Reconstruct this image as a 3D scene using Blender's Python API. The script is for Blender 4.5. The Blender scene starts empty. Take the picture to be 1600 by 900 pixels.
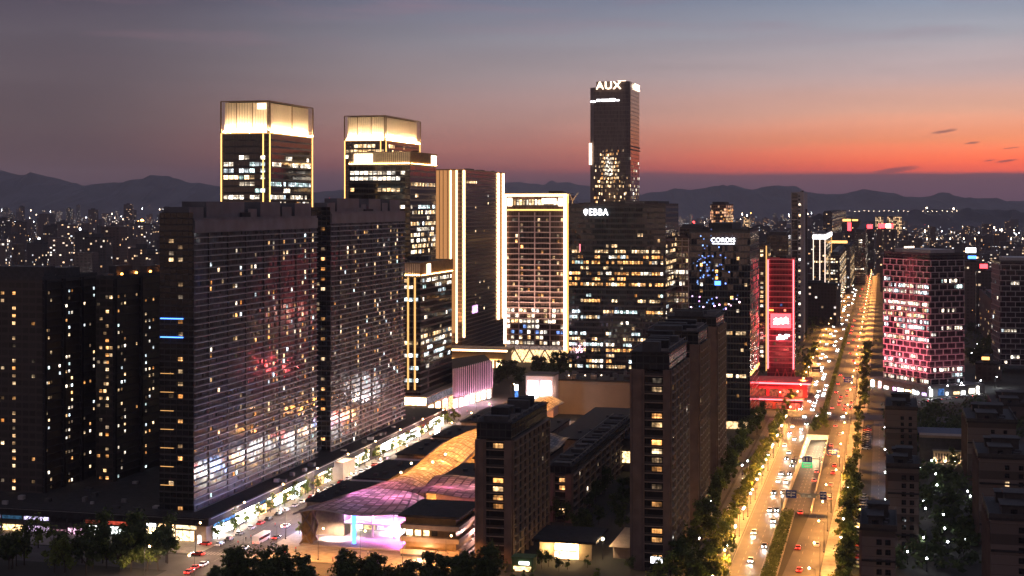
import bpy, math, random
from mathutils import Vector, Matrix
R = math.radians
SC = bpy.context.scene
COL = SC.collection
rng = random.Random(7)

# ------------------------------------------------------------------ camera
CAMH = 120.0; F = 2300.0; HOR = 320.0
cam = bpy.data.cameras.new('camera'); camo = bpy.data.objects.new('camera', cam); COL.objects.link(camo)
camo.location = (0, 0, CAMH); camo.rotation_euler = (R(90), 0, 0)
cam.sensor_width = 36; cam.lens = 36*F/1600; cam.shift_y = -(450-HOR)/1600
cam.clip_start = 1; cam.clip_end = 90000
SC.camera = camo

HAZE = 5.2e-5   # density of the evening air
EXPO = 0.62
# ------------------------------------------------------------------ view / cycles
SC.view_settings.view_transform = 'Standard'; SC.view_settings.look = 'None'
SC.view_settings.exposure = EXPO; SC.view_settings.gamma = 1
cy = SC.cycles
cy.max_bounces = 5; cy.diffuse_bounces = 2; cy.glossy_bounces = 3; cy.transmission_bounces = 3
cy.transparent_max_bounces = 6; cy.volume_bounces = 0
cy.sample_clamp_indirect = 2.5; cy.caustics_reflective = False; cy.caustics_refractive = False
cy.use_adaptive_sampling = True; cy.adaptive_threshold = 0.02
cy.use_denoising = True

def srgb(r, g, b):
    f = lambda c: (c/255/12.92) if c/255 <= .04045 else ((c/255+.055)/1.055)**2.4
    return (f(r), f(g), f(b), 1)

# ------------------------------------------------------------------ node helper
class NT:
    def __init__(s, tree):
        s.t = tree; s.t.nodes.clear()
    def n(s, typ, **k):
        nd = s.t.nodes.new(typ)
        for a, b in k.items(): setattr(nd, a, b)
        return nd
    def l(s, a, b): s.t.links.new(a, b)
    def setin(s, sock, v):
        if isinstance(v, bpy.types.NodeSocket): s.l(v, sock)
        else: sock.default_value = v
    def m(s, op, a, b=None, c=None, clamp=False):
        nd = s.n('ShaderNodeMath', operation=op, use_clamp=clamp)
        s.setin(nd.inputs[0], a)
        if b is not None: s.setin(nd.inputs[1], b)
        if c is not None: s.setin(nd.inputs[2], c)
        return nd.outputs[0]
    def mix(s, fac, a, b, bl='MIX'):
        nd = s.n('ShaderNodeMix', data_type='RGBA', blend_type=bl)
        s.setin(nd.inputs[0], fac); s.setin(nd.inputs[6], a); s.setin(nd.inputs[7], b)
        return nd.outputs[2]
    def rng(s, v, a, b, c=0., d=1., smooth=False):
        nd = s.n('ShaderNodeMapRange', clamp=True)
        if smooth: nd.interpolation_type = 'SMOOTHSTEP'
        s.setin(nd.inputs[0], v); nd.inputs[1].default_value = a; nd.inputs[2].default_value = b
        nd.inputs[3].default_value = c; nd.inputs[4].default_value = d
        return nd.outputs[0]
    def ramp(s, fac, pts):
        nd = s.n('ShaderNodeValToRGB'); cr = nd.color_ramp
        while len(cr.elements) < len(pts): cr.elements.new(.5)
        for e, (p, c) in zip(cr.elements, pts): e.position = p; e.color = c
        s.l(fac, nd.inputs[0]); return nd.outputs[0]

# ------------------------------------------------------------------ sky: an afterglow, low in the west (to the right), a warm glow behind, raised to light the front walls
SUN_AZ = R(24)
w = bpy.data.worlds.new('World'); SC.world = w; w.use_nodes = True
t = NT(w.node_tree)
tc = t.n('ShaderNodeTexCoord'); sp = t.n('ShaderNodeSeparateXYZ'); t.l(tc.outputs['Generated'], sp.inputs[0])
X, Yd, Z = sp.outputs
hl = t.m('SQRT', t.m('ADD', t.m('MULTIPLY', X, X), t.m('MULTIPLY', Yd, Yd)))
dot = t.m('DIVIDE', t.m('ADD', t.m('MULTIPLY', X, math.sin(SUN_AZ)), t.m('MULTIPLY', Yd, math.cos(SUN_AZ))), t.m('MAXIMUM', hl, 1e-4))
az = t.m('ARCCOSINE', t.m('MINIMUM', dot, 1.0))          # angle away from the afterglow
el = t.m('ARCTAN2', Z, t.m('MAXIMUM', hl, 1e-4))
# a little unevenness of the cloud bank and streaks
mp = t.n('ShaderNodeMapping'); mp.inputs['Scale'].default_value = (5, 5, 60); t.l(tc.outputs['Generated'], mp.inputs[0])
nz = t.n('ShaderNodeTexNoise'); nz.inputs['Scale'].default_value = 1.6; nz.inputs['Detail'].default_value = 5; t.l(mp.outputs[0], nz.inputs['Vector'])
el2 = t.m('ADD', el, t.m('MULTIPLY', t.m('SUBTRACT', nz.outputs[0], .5), .006))
def elr(y): return math.atan((HOR-y)/F)
EMAX = 1.5708
def skyramp(rows, zen):
    # two scales: low sky 0..8.2 deg is stretched to the ramp's first 0.75
    def thru(y, c):
        # the sky beyond the evening air is a little stronger than what reaches us through it
        e = max(elr(y), 1e-4); T = math.exp(-HAZE*min(25800, 600/math.tan(e))); c = srgb(*c); S = (.030, .026, .032)
        return tuple(max(.002, (a*2**-EXPO-(1-T)*b)/T) for a, b in zip(c[:3], S))+(1,)
    pts = [((0.75*elr(y)/R(8.2)), thru(y, c)) for y, c in rows]
    pts += [(0.82, srgb(*zen[0])), (0.92, srgb(*zen[1])), (1.0, srgb(*zen[2]))]
    return pts
low = t.m('MULTIPLY', t.m('MINIMUM', el2, R(8.2)), 0.75/R(8.2))
hi = t.m('MULTIPLY', t.m('POWER', t.m('MULTIPLY', t.m('MAXIMUM', t.m('SUBTRACT', el, R(8.2)), 0.), 1/R(81.8)), .6), 0.25)
fac = t.m('ADD', low, hi, clamp=True)
ZEN = [(96, 98, 118), (84, 86, 102), (70, 74, 92)]
right = t.ramp(fac, skyramp([(320, (88, 66, 80)), (284, (98, 72, 82)), (274, (112, 74, 80)), (268, (230, 94, 70)), (252, (252, 114, 74)), (222, (244, 146, 102)), (180, (227, 168, 142)), (120, (194, 170, 168)), (60, (166, 165, 174)), (5, (138, 150, 170))], [(118, 130, 160), (84, 90, 110), (70, 74, 92)]))
mid = t.ramp(fac, skyramp([(320, (76, 58, 70)), (286, (90, 68, 76)), (275, (104, 72, 78)), (262, (136, 84, 82)), (235, (166, 108, 98)), (190, (172, 132, 124)), (120, (160, 144, 146)), (60, (140, 138, 148)), (5, (122, 126, 144))], [(108, 112, 136), (84, 88, 106), (70, 74, 92)]))
left = t.ramp(fac, skyramp([(320, (64, 54, 64)), (285, (76, 63, 70)), (250, (87, 71, 74)), (200, (92, 78, 81)), (120, (96, 85, 91)), (60, (95, 87, 96)), (5, (84, 78, 91))], ZEN))
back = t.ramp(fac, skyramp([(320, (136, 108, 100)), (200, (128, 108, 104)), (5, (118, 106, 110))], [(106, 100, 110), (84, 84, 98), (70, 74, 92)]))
c1 = t.mix(t.rng(az, R(5), R(25), smooth=True), right, mid)
c2 = t.mix(t.rng(az, R(21), R(42), smooth=True), c1, left)
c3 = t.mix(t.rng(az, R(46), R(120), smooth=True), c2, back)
# thin pink streaks high up and a few small dark cloudlets low over the glow
st = t.rng(nz.outputs[0], .52, .75); st = t.m('MULTIPLY', st, t.rng(el, R(5.0), R(7.4)))
c4 = t.mix(t.m('MULTIPLY', st, .6), c3, t.mix(.5, c3, srgb(150, 108, 118)))
mp2 = t.n('ShaderNodeMapping'); mp2.inputs['Scale'].default_value = (2.2, 2.2, 26); t.l(tc.outputs['Generated'], mp2.inputs[0])
nz2 = t.n('ShaderNodeTexNoise'); nz2.inputs['Scale'].default_value = 2.3; nz2.inputs['Detail'].default_value = 6; nz2.inputs['Distortion'].default_value = .6; t.l(mp2.outputs[0], nz2.inputs['Vector'])
c4 = t.mix(1., c4, t.mix(t.rng(nz2.outputs[0], .3, .7), (.93, .93, .935, 1), (1.05, 1.045, 1.045, 1)), 'MULTIPLY')
cl = None
for (px, py, a, b) in [(1475, 208, 20, 2.2), (1519, 227, 12, 1.8), (1400, 267, 36, 4.5), (1572, 257, 18, 2), (1546, 256, 10, 1.4), (1580, 236, 14, 1.2)]:
    ang = math.atan((px-800)/F); e = elr(py)
    d0 = SUN_AZ-ang
    true_az = t.m('ARCTAN2', X, Yd)
    dx = t.m('DIVIDE', t.m('SUBTRACT', true_az, ang), a/F); dy = t.m('DIVIDE', t.m('SUBTRACT', t.m('ADD', el2, t.m('MULTIPLY', t.m('SUBTRACT', true_az, ang), -.12)), e), b/F)
    v = t.m('SUBTRACT', 1., t.m('ADD', t.m('MULTIPLY', dx, dx), t.m('MULTIPLY', dy, dy)), clamp=True)
    cl = v if cl is None else t.m('MAXIMUM', cl, v)
c5 = t.mix(t.m('MULTIPLY', t.m('POWER', cl, .6), .75), c4, srgb(124, 78, 84))
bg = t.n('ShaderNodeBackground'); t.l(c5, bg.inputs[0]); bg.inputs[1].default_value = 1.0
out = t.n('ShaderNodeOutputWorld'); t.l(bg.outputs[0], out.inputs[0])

# ------------------------------------------------------------------ frame of the street grid (u across, v along the avenue)
TH = math.atan(580/F)
U = Vector((math.cos(TH), -math.sin(TH))); V = Vector((math.sin(TH), math.cos(TH)))
ROT = -TH
def XY(t_, s_): p = U*t_ + V*s_; return (p.x, p.y)
def TS(x, y): p = Vector((x, y)); return (p.dot(U), p.dot(V))
def pX(px, Y): return (px-800)/F*Y
def pZ(py, Y): return CAMH-(py-HOR)/F*Y
def gY(py, z=0.): return (CAMH-z)*F/(py-HOR)
def GP(px, py, z=0.):
    Y = gY(py, z); return (pX(px, Y), Y)
def GTS(px, py, z=0.): return TS(*GP(px, py, z))

# ------------------------------------------------------------------ mesh builder
class MB:
    def __init__(s): s.v = []; s.f = []; s.mi = []; s.uv = None
    def quad(s, pts, m=0):
        i = len(s.v); s.v += [tuple(p) for p in pts]; s.f.append(tuple(range(i, i+len(pts)))); s.mi.append(m); return s
    def box(s, x0, x1, y0, y1, z0, z1, m=0, mt=None):
        i = len(s.v)
        s.v += [(x0, y0, z0), (x1, y0, z0), (x1, y1, z0), (x0, y1, z0), (x0, y0, z1), (x1, y0, z1), (x1, y1, z1), (x0, y1, z1)]
        for q, k in (((0, 3, 2, 1), m), ((4, 5, 6, 7), m if mt is None else mt), ((0, 1, 5, 4), m), ((1, 2, 6, 5), m), ((2, 3, 7, 6), m), ((3, 0, 4, 7), m)):
            s.f.append(tuple(i+a for a in q)); s.mi.append(k)
        return s
    def prism(s, poly, z0, z1, m=0, mt=None):
        n = len(poly); i = len(s.v)
        s.v += [(x, y, z0) for x, y in poly]+[(x, y, z1) for x, y in poly]
        for k in range(n):
            a, b = k, (k+1) % n; s.f.append((i+a, i+b, i+n+b, i+n+a)); s.mi.append(m)
        s.f.append(tuple(i+n+k for k in range(n))); s.mi.append(m if mt is None else mt)
        s.f.append(tuple(i+n-1-k for k in range(n))); s.mi.append(m)
        return s
    def frustum(s, x0, x1, y0, y1, z0, z1, ix, iy, m=0):
        i = len(s.v)
        s.v += [(x0, y0, z0), (x1, y0, z0), (x1, y1, z0), (x0, y1, z0), (x0+ix, y0+iy, z1), (x1-ix, y0+iy, z1), (x1-ix, y1-iy, z1), (x0+ix, y1-iy, z1)]
        for q in ((0, 3, 2, 1), (4, 5, 6, 7), (0, 1, 5, 4), (1, 2, 6, 5), (2, 3, 7, 6), (3, 0, 4, 7)):
            s.f.append(tuple(i+a for a in q)); s.mi.append(m)
        return s
    def tube(s, p0, p1, r0, r1=None, n=6, m=0):
        r1 = r0 if r1 is None else r1
        p0 = Vector(p0); p1 = Vector(p1); d = (p1-p0).normalized()
        a = d.orthogonal().normalized(); b = d.cross(a); i = len(s.v)
        for p, r in ((p0, r0), (p1, r1)):
            for k in range(n):
                q = p+(a*math.cos(2*math.pi*k/n)+b*math.sin(2*math.pi*k/n))*r; s.v.append(tuple(q))
        for k in range(n):
            s.f.append((i+k, i+(k+1) % n, i+n+(k+1) % n, i+n+k)); s.mi.append(m)
        s.f.append(tuple(i+n-1-k for k in range(n))); s.f.append(tuple(i+n+k for k in range(n))); s.mi += [m, m]
        return s
    def ball(s, c, r, n=8, k=5, m=0, sz=1.0):
        i = len(s.v); cx, cy_, cz = c
        s.v.append((cx, cy_, cz-r*sz))
        for a in range(1, k):
            ph = -math.pi/2+math.pi*a/k
            for b in range(n):
                s.v.append((cx+r*math.cos(ph)*math.cos(2*math.pi*b/n), cy_+r*math.cos(ph)*math.sin(2*math.pi*b/n), cz+r*sz*math.sin(ph)))
        s.v.append((cx, cy_, cz+r*sz)); top = len(s.v)-1
        for b in range(n): s.f.append((i, i+1+(b+1) % n, i+1+b)); s.mi.append(m)
        for a in range(k-2):
            for b in range(n):
                q = i+1+a*n; s.f.append((q+b, q+(b+1) % n, q+n+(b+1) % n, q+n+b)); s.mi.append(m)
        q = i+1+(k-2)*n
        for b in range(n): s.f.append((q+b, q+(b+1) % n, top)); s.mi.append(m)
        return s
    def mesh(s, name, mats):
        me = bpy.data.meshes.new(name); me.from_pydata(s.v, [], s.f)
        for m in (mats if isinstance(mats, (list, tuple)) else [mats]): me.materials.append(m)
        me.polygons.foreach_set('material_index', s.mi)
        if s.uv:
            ul = me.uv_layers.new(name='UVMap'); idx = [0]*len(me.loops); me.loops.foreach_get('vertex_index', idx)
            ul.data.foreach_set('uv', [c for i in idx for c in s.uv[i]])
        me.update()
        return me
    def build(s, name, mats, parent=None, loc=None, rz=None, smooth=False):
        me = s.mesh(name, mats)
        if smooth: me.polygons.foreach_set('use_smooth', [True]*len(me.polygons))
        return link(name, me, parent, loc, rz)
def link(name, me, parent=None, loc=None, rz=None):
    o = bpy.data.objects.new(name, me); COL.objects.link(o)
    if parent: o.parent = parent
    if loc: o.location = loc
    if rz: o.rotation_euler = (0, 0, rz)
    return o
def tag(o, label=None, cat=None, group=None, kind=None):
    if label: o['label'] = label
    if cat: o['category'] = cat
    if group: o['group'] = group
    if kind: o['kind'] = kind
    return o
def thing(name, label, cat, loc=(0, 0, 0), rz=0., group=None):
    o = bpy.data.objects.new(name, None); COL.objects.link(o); o.empty_display_size = 1
    o.location = loc; o.rotation_euler = (0, 0, rz); return tag(o, label, cat, group)
KIDS = {}
def copy_tree(o, parent=None):
    c = o.copy(); COL.objects.link(c)
    if parent: c.parent = parent
    for ch in o.children: copy_tree(ch, c)
    return c
def struct(o): o['kind'] = 'structure'; return o

# ------------------------------------------------------------------ materials
def mat(name):
    m = bpy.data.materials.new(name); m.use_nodes = True
    return m, NT(m.node_tree)
def finish(t, sh):
    o = t.n('ShaderNodeOutputMaterial'); t.l(sh, o.inputs[0])
def bsdf(t, col, rough=.8, metal=0., spec=.5):
    b = t.n('ShaderNodeBsdfPrincipled'); t.setin(b.inputs['Base Color'], col); t.setin(b.inputs['Roughness'], rough)
    t.setin(b.inputs['Metallic'], metal); t.setin(b.inputs['Specular IOR Level'], spec); return b
def plain(name, col, rough=.8, metal=0., var=.25, scale=.6, spec=.4):
    """a painted or mineral surface with uneven weathering"""
    m, t = mat(name)
    tc = t.n('ShaderNodeTexCoord'); nz = t.n('ShaderNodeTexNoise'); nz.inputs['Scale'].default_value = scale; nz.inputs['Detail'].default_value = 6
    t.l(tc.outputs['Object'], nz.inputs['Vector'])
    c = (*col, 1)
    k = t.mix(t.rng(nz.outputs[0], .3, .7), tuple(x*(1-var) for x in col)+(1,), tuple(min(1, x*(1+var)) for x in col)+(1,))
    finish(t, bsdf(t, k, rough, metal, spec).outputs[0]); return m
def glow(name, col, s, sample=True):
    m, t = mat(name); e = t.n('ShaderNodeEmission'); e.inputs[0].default_value = (*col, 1); e.inputs[1].default_value = s
    finish(t, e.outputs[0])
    if not sample: m.cycles.emission_sampling = 'NONE'
    return m
def winmat(name, cols, s, blot=2.0, sample=False, room=True):
    """a lit room seen through its window: uneven light of curtains, ceilings and furniture"""
    m, t = mat(name)
    oi = t.n('ShaderNodeObjectInfo'); ge = t.n('ShaderNodeNewGeometry'); tc = t.n('ShaderNodeTexCoord')
    r = t.m('FRACT', t.m('ADD', oi.outputs['Random'], ge.outputs['Random Per Island']))
    nz = t.n('ShaderNodeTexNoise', noise_dimensions='4D'); nz.inputs['Scale'].default_value = .9; nz.inputs['Detail'].default_value = 3
    t.l(tc.outputs['Object'], nz.inputs['Vector']); t.l(t.m('MULTIPLY', r, 173.), nz.inputs['W'])
    pat = t.rng(nz.outputs[0], .36, .62, .22, 1.15)
    us = t.n('ShaderNodeSeparateXYZ'); t.l(tc.outputs['UV'], us.inputs[0]); u, v = us.outputs[0], us.outputs[1]
    wn = t.n('ShaderNodeTexWhiteNoise', noise_dimensions='1D'); t.l(t.m('MULTIPLY', r, 977.), wn.inputs['W']); wc = t.n('ShaderNodeSeparateColor'); t.l(wn.outputs['Color'], wc.inputs[0])
    blind = t.m('GREATER_THAN', v, t.m('MULTIPLY_ADD', wc.outputs[0], 1.1, .3))
    curt = t.m('LESS_THAN', t.m('ABSOLUTE', t.m('SUBTRACT', u, t.m('MULTIPLY_ADD', wc.outputs[1], .5, .25))), t.m('MULTIPLY_ADD', wc.outputs[2], .5, .18))
    mul = t.m('LESS_THAN', t.m('ABSOLUTE', t.m('SUBTRACT', t.m('FRACT', t.m('MULTIPLY', u, 2.)), .5)), .44)
    top = t.m('MULTIPLY_ADD', t.m('GREATER_THAN', v, .78), .6, .8)
    if room: pat = t.m('MULTIPLY', t.m('MULTIPLY', pat, top), t.m('MULTIPLY', t.m('MULTIPLY_ADD', blind, -.72, 1.), t.m('MULTIPLY', t.m('MULTIPLY_ADD', curt, .65, .35), t.m('MULTIPLY_ADD', mul, .75, .25))))
    c = t.ramp(t.m('FRACT', t.m('MULTIPLY', r, 7.31)), [(i/max(1, len(cols)-1), (*x, 1)) for i, x in enumerate(cols)])
    st = t.m('MULTIPLY', pat, t.m('MULTIPLY_ADD', t.m('POWER', t.m('FRACT', t.m('MULTIPLY', r, 13.7)), 1.6), s*3.2, s*.5))
    e = t.n('ShaderNodeEmission'); t.l(c, e.inputs[0]); t.l(st, e.inputs[1])
    g = t.n('ShaderNodeBsdfGlossy'); g.inputs['Roughness'].default_value = .1; g.inputs[0].default_value = (.05, .05, .05, 1)
    a = t.n('ShaderNodeAddShader'); t.l(e.outputs[0], a.inputs[0]); t.l(g.outputs[0], a.inputs[1])
    finish(t, a.outputs[0])
    if not sample: m.cycles.emission_sampling = 'NONE'
    return m
def facade(name, glass, frame, w, h, fw=.12, fh=.25, rough=.08, tilt=.012, lit=0., cols=((1, .6, .3), (1, .8, .55), (.85, .92, 1)), ls=.9, spec=.5, frough=.5, run=1.):
    """glass facade with mullions every w and floor bands every h metres; panes a touch out of true; some rooms lit"""
    m, t = mat(name)
    tc = t.n('ShaderNodeTexCoord'); s = t.n('ShaderNodeSeparateXYZ'); t.l(tc.outputs['Object'], s.inputs[0])
    u = t.m('DIVIDE', t.m('ADD', s.outputs[0], s.outputs[1]), w); z = t.m('DIVIDE', s.outputs[2], h)
    fu = t.m('FRACT', u); fz = t.m('FRACT', z)
    line = t.m('MAXIMUM', t.m('LESS_THAN', fu, fw/w), t.m('LESS_THAN', fz, fh/h))
    cv = t.n('ShaderNodeCombineXYZ'); t.l(t.m('FLOOR', u), cv.inputs[0]); t.l(t.m('FLOOR', z), cv.inputs[1])
    wn = t.n('ShaderNodeTexWhiteNoise', noise_dimensions='3D'); t.l(cv.outputs[0], wn.inputs['Vector'])
    ge = t.n('ShaderNodeNewGeometry')
    off = t.n('ShaderNodeVectorMath', operation='SUBTRACT'); t.l(wn.outputs['Color'], off.inputs[0]); off.inputs[1].default_value = (.5, .5, .5)
    sc = t.n('ShaderNodeVectorMath', operation='SCALE'); t.l(off.outputs[0], sc.inputs[0]); sc.inputs['Scale'].default_value = tilt
    nn = t.n('ShaderNodeVectorMath', operation='ADD'); t.l(ge.outputs['Normal'], nn.inputs[0]); t.l(sc.outputs[0], nn.inputs[1])
    no = t.n('ShaderNodeVectorMath', operation='NORMALIZE'); t.l(nn.outputs[0], no.inputs[0])
    gc = t.mix(wn.outputs['Value'], tuple(x*.55 for x in glass)+(1,), tuple(x*1.5 for x in glass)+(1,))
    b = bsdf(t, t.mix(line, gc, (*frame, 1)), t.mix(line, (rough,)*3+(1,), (frough,)*3+(1,)), 0., spec)
    t.l(no.outputs[0], b.inputs['Normal'])
    if lit > 0:
        cv2 = t.n('ShaderNodeCombineXYZ'); t.l(t.m('FLOOR', t.m('DIVIDE', u, run)), cv2.inputs[0]); t.l(t.m('FLOOR', z), cv2.inputs[1]); 
        oi = t.n('ShaderNodeObjectInfo'); t.l(t.m('MULTIPLY', oi.outputs['Random'], 91.), cv2.inputs[2])
        w2 = t.n('ShaderNodeTexWhiteNoise', noise_dimensions='3D'); t.l(cv2.outputs[0], w2.inputs['Vector'])
        on = t.m('MULTIPLY', t.m('LESS_THAN', w2.outputs['Value'], lit), t.m('SUBTRACT', 1., line))
        on = t.m('MULTIPLY', on, t.m('LESS_THAN', t.m('ABSOLUTE', t_nz(t)), .5))
        sx = t.n('ShaderNodeSeparateColor'); t.l(w2.outputs['Color'], sx.inputs[0])
        c = t.ramp(sx.outputs[1], [(i/max(1, len(cols)-1), (*x, 1)) for i, x in enumerate(cols)])
        t.l(c, b.inputs['Emission Color']); t.l(t.m('MULTIPLY', on, t.m('MULTIPLY_ADD', sx.outputs[2], ls*1.3, ls*.25)), b.inputs['Emission Strength'])
        m.cycles.emission_sampling = 'NONE'
    finish(t, b.outputs[0]); return m
def t_nz(t):
    g = t.n('ShaderNodeNewGeometry'); s = t.n('ShaderNodeSeparateXYZ'); t.l(g.outputs['Normal'], s.inputs[0]); return s.outputs[2]

M = {}
M['conc'] = plain('concrete', (.16, .15, .15)); M['conc_d'] = plain('dark_concrete', (.055, .052, .055))
M['roof'] = plain('roof_felt', (.045, .042, .045), .9, var=.5, scale=.25); M['roof_d'] = plain('roof_dark', (.022, .02, .022), .9, var=.5)
M['brown'] = plain('brown_render', (.15, .098, .08), .85, var=.3, scale=.22); M['beige'] = plain('beige_stone', (.36, .27, .2), .8, var=.15)
M['white'] = plain('white_panel', (.6, .57, .55), .6, var=.08); M['grey'] = plain('grey_panel', (.32, .3, .31), .6, var=.1)
M['metal'] = plain('dark_metal', (.08, .08, .085), .4, .7); M['alu'] = plain('aluminium', (.45, .44, .44), .35, .6)
M['black'] = plain('black_frame', (.012, .011, .012), .6); M['line'] = plain('slab_edge', (.31, .30, .31), .6, var=.1)
M['bronze'] = plain('bronze_panel', (.3, .2, .1), .4, .4); M['goldwall'] = plain('gold_screen', (.8, .68, .5), .6, var=.08)
M['red'] = plain('red_panel', (.5, .06, .07), .5); M['redroof'] = plain('red_roof', (.3, .04, .035), .7)
M['blue_roof'] = plain('blue_roof', (.02, .035, .09), .6); M['pinkgrid'] = plain('grid_panel', (.55, .42, .44), .6, var=.08)
M['asphalt'] = plain('asphalt', (.06, .053, .05), .7, var=.3, scale=.15); M['pave'] = plain('paving', (.24, .21, .18), .85, var=.25, scale=.4)
M['kerb'] = plain('kerbstone', (.38, .35, .31), .8); M['paint'] = plain('road_paint', (.21, .195, .17), .7)
M['bark'] = plain('bark', (.06, .045, .035), .9); M['tunnelwall'] = plain('ramp_wall', (.5, .45, .38), .7)
W_ = {}
W_['o'] = winmat('lit_orange', [(1, .36, .08), (1, .5, .18), (1, .42, .12)], .95)
W_['w'] = winmat('lit_warm', [(1, .6, .28), (1, .72, .42), (1, .55, .22)], 1.15)
W_['n'] = winmat('lit_white', [(1, .86, .68), (1, .8, .58), (1, .95, .85)], 1.6)
W_['c'] = winmat('lit_cool', [(.72, .9, 1), (.85, .95, 1), (.65, 1, .95)], 1.5)
W_['b'] = winmat('lit_blue', [(.18, .3, 1), (.25, .45, 1)], 1.1)
W_['d'] = winmat('lit_dim', [(.7, .4, .18), (.5, .4, .3)], .25)
M['gold'] = glow('gold_tube', (1, .5, .14), 2.0); M['goldsoft'] = glow('gold_line', (1, .5, .16), .9)
M['wline'] = glow('white_warm_tube', (1, .55, .26), 7.0); M['uplight'] = glow('uplight', (1, .72, .42), 430.0)
M['signw'] = glow('white_sign', (.95, .95, 1), 3.2); M['signo'] = glow('orange_white_sign', (1, .74, .52), 3.6)
M['signr'] = glow('red_sign', (1, .04, .05), 5.0); M['signb'] = glow('blue_sign', (.08, .25, 1), 3.0); M['signg'] = glow('green_sign', (.05, .8, .3), 1.2)
M['screen'] = glow('white_screen', (1, .93, .95), 4.5); M['redtube'] = glow('red_tube', (1, .12, .14), 3.5)
M['shopw'] = winmat('shop_white', [(.9, .97, 1), (1, .95, .85), (.8, .95, .95), (1, .85, .6)], 5.0, sample=True, room=False)
M['shopo'] = winmat('shop_warm', [(1, .6, .25), (1, .75, .4), (1, .5, .2)], 2.6, sample=True, room=False)
M['shopp'] = winmat('shop_pink', [(1, .4, .8), (.8, .4, 1), (1, .6, .6), (.5, .4, 1)], 3.6, sample=True, room=False)
M['shopr'] = winmat('shop_red', [(1, .08, .05), (1, .2, .1)], 2.2, sample=True); M['shopb'] = winmat('shop_blue', [(.1, .3, 1), (.2, .6, 1)], 2.4, sample=True)
M['signblue'] = plain('sign_blue', (.02, .05, .3), .5); M['paintw'] = plain('white_paint', (.75, .75, .75), .5, var=.03)
M['redpanel'] = plain('red_beam', (.62, .22, .24), .5, var=.08); M['signhot'] = glow('hot_sign', (1, .8, .6), 12.); M['sodium'] = glow('orange_neon', (1, .25, .05), 4.)
for n_, c_ in (('w', (1, .95, .9)), ('r', (1, .06, .04)), ('b', (.15, .35, 1)), ('o', (1, .45, .15)), ('p', (1, .3, .6))): M['ad'+n_] = winmat('advert_'+n_, [c_, tuple(min(1, x*.7+.3) for x in c_)], 30., sample=True, room=False)
M['hallwall'] = plain('hall_wall', (.17, .14, .122), .8, var=.12, scale=.12)
M['backlit'] = glow('backlit_gold_panel', (1, .44, .16), .40, False)
M['lobbyd'] = winmat('dim_shop', [(1, .5, .25), (.6, .6, 1), (1, .3, .3)], .9, sample=True, room=False)
M['goldhot'] = glow('gold_wash', (1, .45, .13), 5.5); M['wline2'] = glow('white_line', (1, .75, .6), 1.6); M['signo3'] = glow('roof_lamp_glow', (1, .72, .4), 9.); M['flute'] = plain('flute_panel', (.8, .6, .68), .5, var=.05)
M['greenwall'] = plain('green_wall', (.10, .16, .06), .8); M['shopw2'] = winmat('pink_white_glazing', [(1, .75, .7), (1, .6, .55), (.85, .85, 1)], 2.6, sample=True)
M['shopp2'] = winmat('pink_band', [(1, .55, .5), (1, .7, .6)], 2.6, sample=True); M['shopb2'] = winmat('violet_glass', [(.12, .1, .6), (.2, .2, .9)], .5)
M['glow_orange_side'] = facade('orange_side_glass', (.06, .03, .02), (.3, .16, .1), 2.4, 3.4, .5, 1.2, .4, .02, lit=.3, cols=((1, .35, .15), (1, .6, .35)))
M['brownfacade'] = plain('brown_block', (.12, .06, .05), .8)
def lamp(parent, loc, power, col, r=.25, name='lamp_light', kind='POINT', rot=None, spot=None, size=None):
    li = bpy.data.lights.new(name, kind); li.energy = power; li.color = col
    if kind != 'AREA': li.shadow_soft_size = r
    else:
        li.shape = 'RECTANGLE'; li.size, li.size_y = size
    if kind == 'SPOT': li.spot_size = spot; li.spot_blend = .6
    o = bpy.data.objects.new(name, li); COL.objects.link(o); o.parent = parent; o.location = loc
    if rot: o.rotation_euler = rot
    return o
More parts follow.
